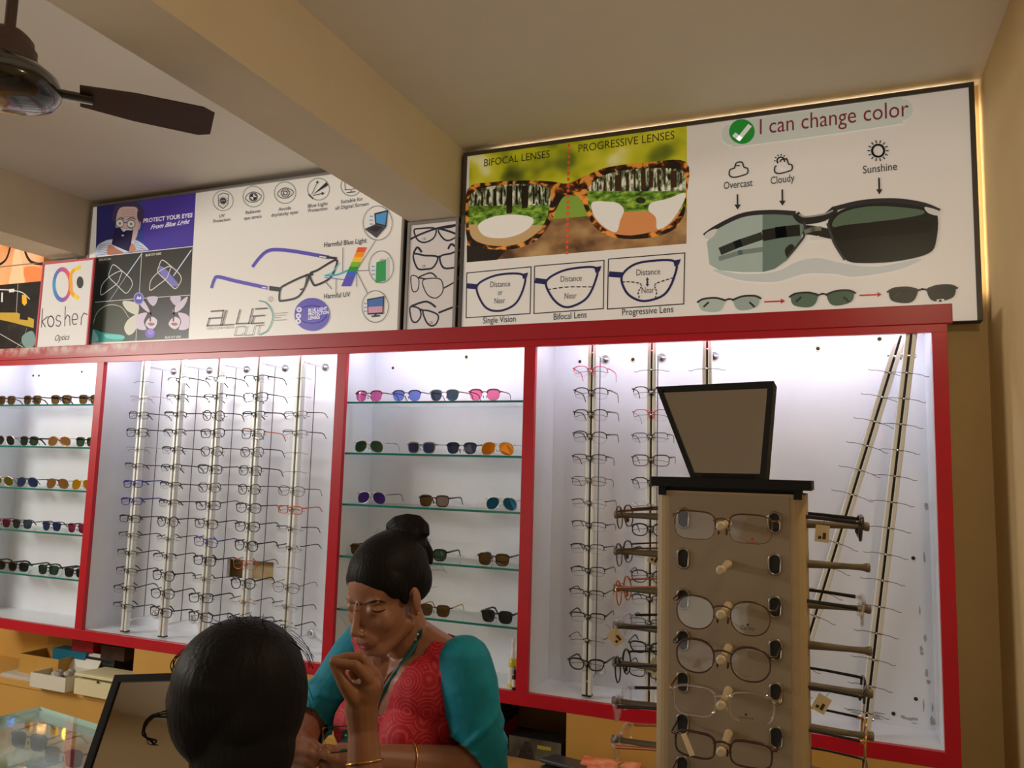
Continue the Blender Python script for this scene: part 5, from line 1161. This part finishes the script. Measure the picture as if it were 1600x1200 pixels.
for p in me.polygons:
    q = HI @ p.center
    if abs(q.x) < .0235 and q.y < -.083 and ((q.x/.0235)**2+((q.z+.0715)/.0125)**2) < 1: p.material_index = 1
link('body', me, woman)
wt = bvh(me)
# hair: smooth cap drawn back to a bun
hf = Flesh(); hf.M = HM
hf.ball((0, .020, .048), (.0800, .0990, .0820), nu=32, nv=22, R=Euler((.10, 0, 0)).to_matrix())
for s in (-1, 1): hf.ball((s*.050, .042, .022), (.031, .048, .052)); hf.ball((s*.0605, -.014, .040), (.0180, .036, .034))
hf.ball((0, .070, .005), (.062, .045, .055))
for s in (-1, 1): hf.ball((s*.0655, -.010, .014), (.0085, .014, .026))
hf.M = Matrix()
hm = fuse(hf, .003, 5); hm.materials.append(hairm); hair_ = link('hair', hm, woman)
bf = Flesh(); bf.M = HM; bf.ball((.000, .094, .098), (.050, .040, .038), R=Euler((.5, 0, 0)).to_matrix()); bf.tube([(.047*math.cos(a*.5), .098+.012*math.sin(a), .098+.036*math.sin(a*.5)) for a in range(13)], .014, 10, closed=False); bf.limb([(.030, .105, .075), (.040, .110, .050), (.046, .104, .032)], [.016, .012, .006]); bf.M = Matrix()
bm_ = fuse(bf, .003, 8); bm_.materials.append(hairm); link('hair_bun', bm_, hair_)
t = MB(); random.seed(5)
for k in range(26):
    a = Vector((random.uniform(-.05, .075), .05+random.uniform(-.03, .06), .03+random.uniform(-.05, .09))); nrm = Vector((a.x, a.y-.02, a.z-.03)).normalized(); b = nrm*.092+Vector((0, .02, .04))
    t.M = HM; t.tube([b, b+nrm*.006+Vector((random.uniform(-.01, .01), .012, random.uniform(-.012, .004))), b+nrm*.012+Vector((random.uniform(-.015, .015), .026, random.uniform(-.03, .004)))], .00035, 4)
t.build('stray_hair', hairm, woman)
# clothes
def vest_pattern():
    m = mat('red_printed_cotton', hexc(196, 24, 46), .7); nt = m.node_tree; b = nt.nodes['Principled BSDF']
    tc = nt.nodes.new('ShaderNodeTexCoord'); vo = nt.nodes.new('ShaderNodeTexVoronoi'); vo.inputs['Scale'].default_value = 19; vo.inputs['Randomness'].default_value = .55
    nt.links.new(tc.outputs['Object'], vo.inputs['Vector'])
    mu = nt.nodes.new('ShaderNodeMath'); mu.operation = 'MULTIPLY'; mu.inputs[1].default_value = 52; nt.links.new(vo.outputs['Distance'], mu.inputs[0])
    sn = nt.nodes.new('ShaderNodeMath'); sn.operation = 'SINE'; nt.links.new(mu.outputs[0], sn.inputs[0])
    nz = nt.nodes.new('ShaderNodeTexNoise'); nz.inputs['Scale'].default_value = 55; nt.links.new(tc.outputs['Object'], nz.inputs['Vector'])
    ml = nt.nodes.new('ShaderNodeMath'); ml.operation = 'MULTIPLY'; nt.links.new(sn.outputs[0], ml.inputs[0]); nt.links.new(nz.outputs['Fac'], ml.inputs[1])
    rp = nt.nodes.new('ShaderNodeValToRGB'); e = rp.color_ramp.elements; e[0].position = .1; e[0].color = (*hexc(180, 18, 40), 1); e[1].position = .52; e[1].color = (*hexc(212, 62, 78), 1)
    nt.links.new(ml.outputs[0], rp.inputs[0]); nt.links.new(rp.outputs[0], b.inputs['Base Color']); return m
vf = Flesh(); torso(vf, .007); vm = fuse(vf, .0035, 4)
def keep_vest(p):
    q = p-neck; a, b, c = q.dot(lt), q.dot(ft), q.z
    if abs(a) > .150: return False
    if c > .030: return False
    if b > -.01 and c > -.118 and abs(a) < .012+(c+.118)*.50: return False
    if b <= -.01 and c > .012 and abs(a) < .062: return False
    return c > -.52
carve(vm, keep_vest); vm.materials.append(vest_pattern()); vo_ = link('vest', vm, woman); so = vo_.modifiers.new('s', 'SOLIDIFY'); so.thickness = .003; so.offset = -1
vtree = bvh(vm)
tealm = mat('teal_cotton', hexc(0, 150, 182), .75, noise=.25, nscale=26, bump=.25)
for nm, a, b, cut in (('left_sleeve', sl, el, 1.02), ('right_sleeve', sr, er, .98)):
    sf = Flesh(); d = b-a; Ld = d.length; dn_ = d.normalized()
    e2 = (wl if nm[0] == 'l' else wr)
    pts = [a-dn_*.02, a.lerp(b, .12), a.lerp(b, .4), a.lerp(b, .7), b, b.lerp(e2, .16)]
    sf.limb(pts, [.056, .060, .055, .051, .048, .047], 24)
    for k in range(7):
        c0 = a.lerp(b, .34+k*.09); ax = dn_.orthogonal().normalized(); ay = dn_.cross(ax); s0 = k*1.9
        sf.tube([c0+ax*(.0515*math.cos(s0+q*.4))+ay*(.0515*math.sin(s0+q*.4))+dn_*(.011*q-.02) for q in range(6)], [.004, .007, .009, .009, .007, .004], 8)
    sm_ = fuse(sf, .0035, 3); pl = (e2-b).normalized(); b2 = b+pl*.045
    def seg(p, u, v): w = v-u; return (p-(u+w*max(0, min(1, (p-u).dot(w)/w.dot(w))))).length
    carve(sm_, lambda p: seg(p, a, b) <= seg(p, b2, e2)+.004); sm_.materials.append(tealm); link(nm, sm_, woman)
# trousers hidden behind the counter
tf = Flesh()
for s in (-1, 1): k = hip+lt*s*.10-ft*.02-VZ*.10; tf.limb([hip+lt*s*.08-VZ*.02, k, k-VZ*.34-ft*.04], [.094, .068, .048])
tm = fuse(tf, .006, 3); tm.materials.append(tealm); link('trousers', tm, woman)
# face details, jewellery and lanyard
dark = mat('dark_brow_hair', (.010, .008, .008), .6); gold = mat('gold_jewellery', hexc(230, 180, 90), .2, 1)
def ribbon_on(name, tree, pts, r, m, lift=.0008, ry=1):
    t = MB(); t.tube([onto(tree, x, y, lift, wb) for x, y in pts], r, 6); return t.build(name, m, woman)
ribbon_on('eyebrow', wt, [(568, 944.5), (576, 941.5), (586, 939.5), (595, 939.5), (603, 942)], [.0008, .0023, .0026, .0022, .0007], dark, .0012)
ribbon_on('eyebrow', wt, [(547, 942), (552, 942.5), (558, 944.5)], [.0007, .0020, .0017], dark, .0010)
ribbon_on('eyelashes', wt, [(580, 953), (585, 955.3), (591, 956), (597, 954.8), (602, 952)], [.0006, .0016, .0018, .0015, .0006], dark, .0007)
ribbon_on('eyelashes', wt, [(551, 953), (556, 955), (561, 953.5)], [.0005, .0011, .0006], dark, .0007)
for nm, q, r, m in (('bindi', (563.5, 944), .0020, mat('maroon_bindi', hexc(70, 14, 20), .5)), ('nose_stud', (577, 977), .0019, gold)):
    t = MB(); t.ball(HM @ Vector((.0195, -.1015, -.041)) if nm == 'nose_stud' else onto(wt, *q, .0008, wb), r, nu=10, nv=8); t.build(nm, m, woman)
t = MB(); t.ball(HM @ Vector((.081, .004, -.036)), .0026, nu=10, nv=8); t.build('earring', gold, woman)
both = lambda x, y, l=.002: min((onto(tr_, x, y, l, wb) for tr_ in (wt, vtree)), key=lambda p: (p+wb-CAM).length)
t = MB(); t.tube([both(x, y) for x, y in ((585, 1038), (589, 1052), (597, 1072), (607, 1055), (626, 1034))], .0011, 6); t.build('red_thread_necklace', mat('red_thread', hexc(170, 30, 30), .6), woman)
t = MB(); t.ball(both(597, 1077), (.003, .003, .004), nu=10, nv=8); t.build('pendant', gold, woman)
lan = mat('teal_lanyard', hexc(14, 96, 104), .5); lant = mat('lanyard_print', hexc(210, 226, 226), .5)
t = MB(); t.tube([both(x, y, .003) for x, y in ((657, 984), (655, 996), (646, 1012), (632, 1032), (618, 1052), (605, 1072), (595, 1090), (588, 1110))], .0062, 8, ry=.25, up=tuple(VX*.8+VZ*.6))
t.tube([both(x, y, .003) for x, y in ((582, 1036), (580, 1048), (581, 1066), (584, 1090))], .0060, 8, ry=.25, up=tuple(VX)); t.tube([both(x, y, .004) for x, y in ((541, 1140), (540, 1155), (538, 1172))], .0075, 8, ry=.25, up=tuple(VX))
for x, y in ((653, 991), (650, 999), (540, 1149)): t.ball(both(x, y, .0065), (.0022, .0022, .0022), 1, 8, 6)
t.build('lanyard', [lan, lant], woman)
t = MB(); c = wl.lerp(el, .40); ax = (el-wl).normalized(); u1 = ax.orthogonal().normalized(); u2 = ax.cross(u1)
t.tube([c+u1*.037*math.cos(k*.314)+u2*.037*math.sin(k*.314) for k in range(20)], .0013, 6, closed=True); t.build('bangle', gold, woman)
# the frame in her hands
wp_ = at(506, 1163, 1.405)
eyewear('eyeglasses', ('oval', 'none', .0012, 'gold', 'black', 'clear'), Matrix.Translation(wp_) @ Euler((.0, .2, YAW-1.2)).to_matrix().to_4x4() @ Matrix.Scale(.62, 4), 'thin frame with black temples held in the woman\'s fingertips', 'eyeglasses', None)
# ---------------------------------------------------------------- the customer, seen from behind
HC = at(376, 1112, 1.12); cb = Vector((HC.x+.02, HC.y-.10, 0)); cust = person('person', cb, 'customer seen from behind, loose black hair, raising one pinched hand')
Q = lambda px, py, t: at(px, py, t)-cb
ph2 = math.radians(158); hz2 = V(-math.sin(ph2), -math.cos(ph2), 0); pd2 = math.radians(14)
f2 = hz2*math.cos(pd2)-VZ*math.sin(pd2); u2_ = hz2*math.sin(pd2)+VZ*math.cos(pd2); l2 = V(math.cos(ph2), -math.sin(ph2), 0)
CM = mat_frame(HC-cb, l2, f2, u2_, .90); CF = Matrix((l2, -hz2, VZ)).transposed()
nk = HC-cb-VZ*.150-hz2*.045
cf = Flesh(); head_flesh(cf, CM)
cf.limb([CM @ Vector((0, .022, -.04)), nk+VZ*.01], [.048, .052])
ctors = lambda fl, g=0: (fl.ball(nk-VZ*.14, (.150+g, .092+g, .15+g), nu=24, nv=18, R=CF), fl.ball(nk-VZ*.32, (.135+g, .095+g, .17+g), nu=24, nv=18, R=CF), fl.ball(nk-VZ*.48, (.165+g, .125+g, .13+g), nu=24, nv=18, R=CF), fl.limb([nk+l2*.155-VZ*.05, nk-VZ*.01, nk-l2*.155-VZ*.05], [.05+g, .05+g, .05+g]))
ctors(cf)
# photo's right is this person's right hand side: the raised arm
sR = nk+VX*.155-VZ*.05; sL = nk-VX*.155-VZ*.05
eR = Q(578, 1360, 1.20); wR = Q(567, 1140, 1.275)
cf.limb([sR, eR], [.046, .040]); cf.limb([eR, eR.lerp(wR, .35), wR], [.036, .034, .0240])
eL = sL-VZ*.24+hz2*.10-VX*.02; wL = eL+hz2*.20+VX*.12-VZ*.02; cf.limb([sL, eL, wL, wL+hz2*.09+VX*.03], [.046, .038, .026, .024])
z6 = lambda x, y, t: Q(500+x/6.154, 1005+y/6.154, t)
cf.limb([wR, z6(400, 620, 1.278), z6(405, 500, 1.280)], [.0245, .0275, .027]); cf.limb([z6(400, 600, 1.28), z6(470, 420, 1.272)], [.026, .020]); cf.limb([z6(420, 600, 1.295), z6(510, 400, 1.298)], [.024, .019])
cf.limb([z6(430, 480, 1.275), z6(500, 370, 1.285)], [.024, .020])
FING = ([(465, 345, 1.262), (345, 215, 1.258), (215, 200, 1.262), (118, 178, 1.266)], [(520, 300, 1.280), (402, 140, 1.280), (255, 132, 1.280), (120, 160, 1.281)],
        [(535, 345, 1.297), (385, 215, 1.300), (300, 265, 1.300), (335, 360, 1.298)], [(540, 400, 1.312), (420, 270, 1.318), (350, 310, 1.318), (375, 390, 1.314)], [(330, 520, 1.262), (238, 400, 1.258), (178, 285, 1.262), (122, 196, 1.266)])
for ch, w in zip(FING, ((.0100, .0088, .0078, .0060), (.0100, .0088, .0078, .0060), (.0095, .0082, .0074, .0062), (.0085, .0074, .0066, .0056), (.0150, .0112, .0092, .0066))):
    cf.limb([z6(*q) for q in ch], list(w))
for s in (-1, 1): k = nk-VZ*.56+l2*s*.10-hz2*.02; cf.limb([nk-VZ*.52+l2*s*.08, k, k-VZ*.36-hz2*.05, k-VZ*.38+hz2*.05], [.09, .062, .04, .03])
cme = fuse(cf, .0024, 4); cme.materials.append(skinc); link('body', cme, cust)
ct = bvh(cme)
hf = Flesh(); q9 = lambda px, py, t: Q(px, py, t)
hf.ball(q9(374, 1062, 1.115), (.088, .095, .086), nu=32, nv=22); hf.ball(q9(402, 1090, 1.10), (.066, .075, .098), nu=28, nv=20); hf.ball(q9(345, 1095, 1.105), (.066, .075, .088), nu=28, nv=20)
hf.ball(q9(375, 1140, 1.09), (.066, .055, .085), nu=28, nv=20); hf.ball(q9(395, 1180, 1.09), (.048, .045, .075)); hf.ball(q9(300, 1090, 1.11), (.030, .040, .050))
hf.ball(q9(378, 1165, 1.09), (.078, .062, .085), nu=24, nv=18)
hf.limb([q9(390, 1170, 1.075), q9(392, 1230, 1.06), q9(390, 1300, 1.07)], [.04, .036, .02])
hm = fuse(hf, .0035, 5)
sculpt(hm, [(tuple(q9(340+random.uniform(-60, 120), 1000+random.uniform(-30, 160), 1.02)), tuple(V(0, -.004*random.choice((-1, 1)), 0)), .02) for k in range(18)])
hm.materials.append(hairm); link('hair', hm, cust)
t = MB(); random.seed(11)
def strand(pts, r=.0007, tt=1.06):
    q = curve([tuple(q9(x, y, tt)) for x, y in pts], False, 5) if False else [q9(x, y, tt) for x, y in pts]
    out = []
    for i in range(len(q)-1):
        a, b, c, d = q[max(i-1, 0)], q[i], q[i+1], q[min(i+2, len(q)-1)]
        for j in range(5): s = j/5; out.append(.5*((2*b)+(c-a)*s+(2*a-5*b+4*c-d)*s*s+(3*b-a-3*c+d)*s*s*s))
    t.tube(out+[q[-1]], r, 5)
for k in range(9):
    o1, o2 = random.uniform(-6, 6), random.uniform(-7, 7)
    strand([(300, 1095+o1), (278, 1112+o2), (245+o1, 1117+o2*.5), (228+o2*.6, 1132+o1), (226+o1*.7, 1148), (238+o2, 1160+o1*.6), (244+o1, 1164)], .0006+.0002*random.random())
for k in range(8):
    o1, o2 = random.uniform(-6, 6), random.uniform(-6, 6)
    strand([(300, 1090+o1), (284+o2, 1115), (276+o1, 1138+o2), (282+o2, 1154+o1), (296, 1152+o1)], .0007)
for k in range(16):
    x = random.uniform(330, 470); y = 968+abs(x-385)**2*.006
    strand([(x, y+10), (x+random.uniform(-14, 14), y-4), (x+random.uniform(-30, 30), y-random.uniform(2, 14))], .00045, 1.10)
for k in range(9):
    y = random.uniform(990, 1090); strand([(455, y-16), (470, y-4), (478+random.uniform(0, 5), y+8), (482+random.uniform(0, 9), y+random.uniform(24, 40))], .0004, 1.08)
for k in range(8):
    y = random.uniform(1055, 1100); strand([(290, y), (272+random.uniform(-3, 3), y-12), (274+random.uniform(-4, 4), y-30), (300, y-50)], .0008, 1.09)
t.build('stray_hair', hairm, cust)
top = mat('dark_cotton_top', hexc(40, 36, 44), .8, bump=.2)
vf = Flesh(); ctors(vf, .008); vf.limb([sR, sR.lerp(eR, .45)], [.056, .054]); vf.limb([sL, sL.lerp(eL, .5)], [.056, .052]); tm = fuse(vf, .005, 3)
carve(tm, lambda p: (p-nk).z < .0 or (p-nk-Vector((0, 0, .0))).xy.length > .075); tm.materials.append(top); link('top', tm, cust)
tf = Flesh()
for s in (-1, 1): k = nk-VZ*.56+l2*s*.10-hz2*.02; tf.limb([nk-VZ*.52+l2*s*.08, k, k-VZ*.34-hz2*.05], [.098, .07, .05])
tm = fuse(tf, .006, 3); tm.materials.append(top); link('trousers', tm, cust)
t = MB(); c = wR.lerp(eR, .24); ax = (eR-wR).normalized(); u1 = ax.orthogonal().normalized(); u2 = ax.cross(u1)
t.tube([c+u1*.029*math.cos(k*.314)+u2*.029*math.sin(k*.314) for k in range(20)], .0018, 6, closed=True); t.build('bangle', gold, cust)
t = MB(); t.tube([q9(295, y, 1.065) for y in (1166, 1174, 1182, 1190, 1198)], [.0012, .0018, .0012, .0020, .0012], 8); t.build('earring', gold, cust)
# seats under both, out of sight below the counter
def stool(c, z, label):
    r = thing('stool', (c.x, c.y, 0), 0, label, 'stool'); t = MB(); t.lathe([(.15, z-.045), (.16, z-.03), (.16, z-.012), (.15, z)], n=28); t.build('seat', blk, r)
    for k in range(4):
        a = .785+k*1.571; t = MB(); t.tube([(.10*math.cos(a), .10*math.sin(a), z-.045), (.17*math.cos(a), .17*math.sin(a), 0)], .012, 8); t.build('leg', chrome, r)
stool(hip+wb, (hip+wb).z-.155, 'round black stool under the woman in the red vest'); stool(nk+cb, (nk+cb).z-.61, 'round black stool under the customer seen from behind')
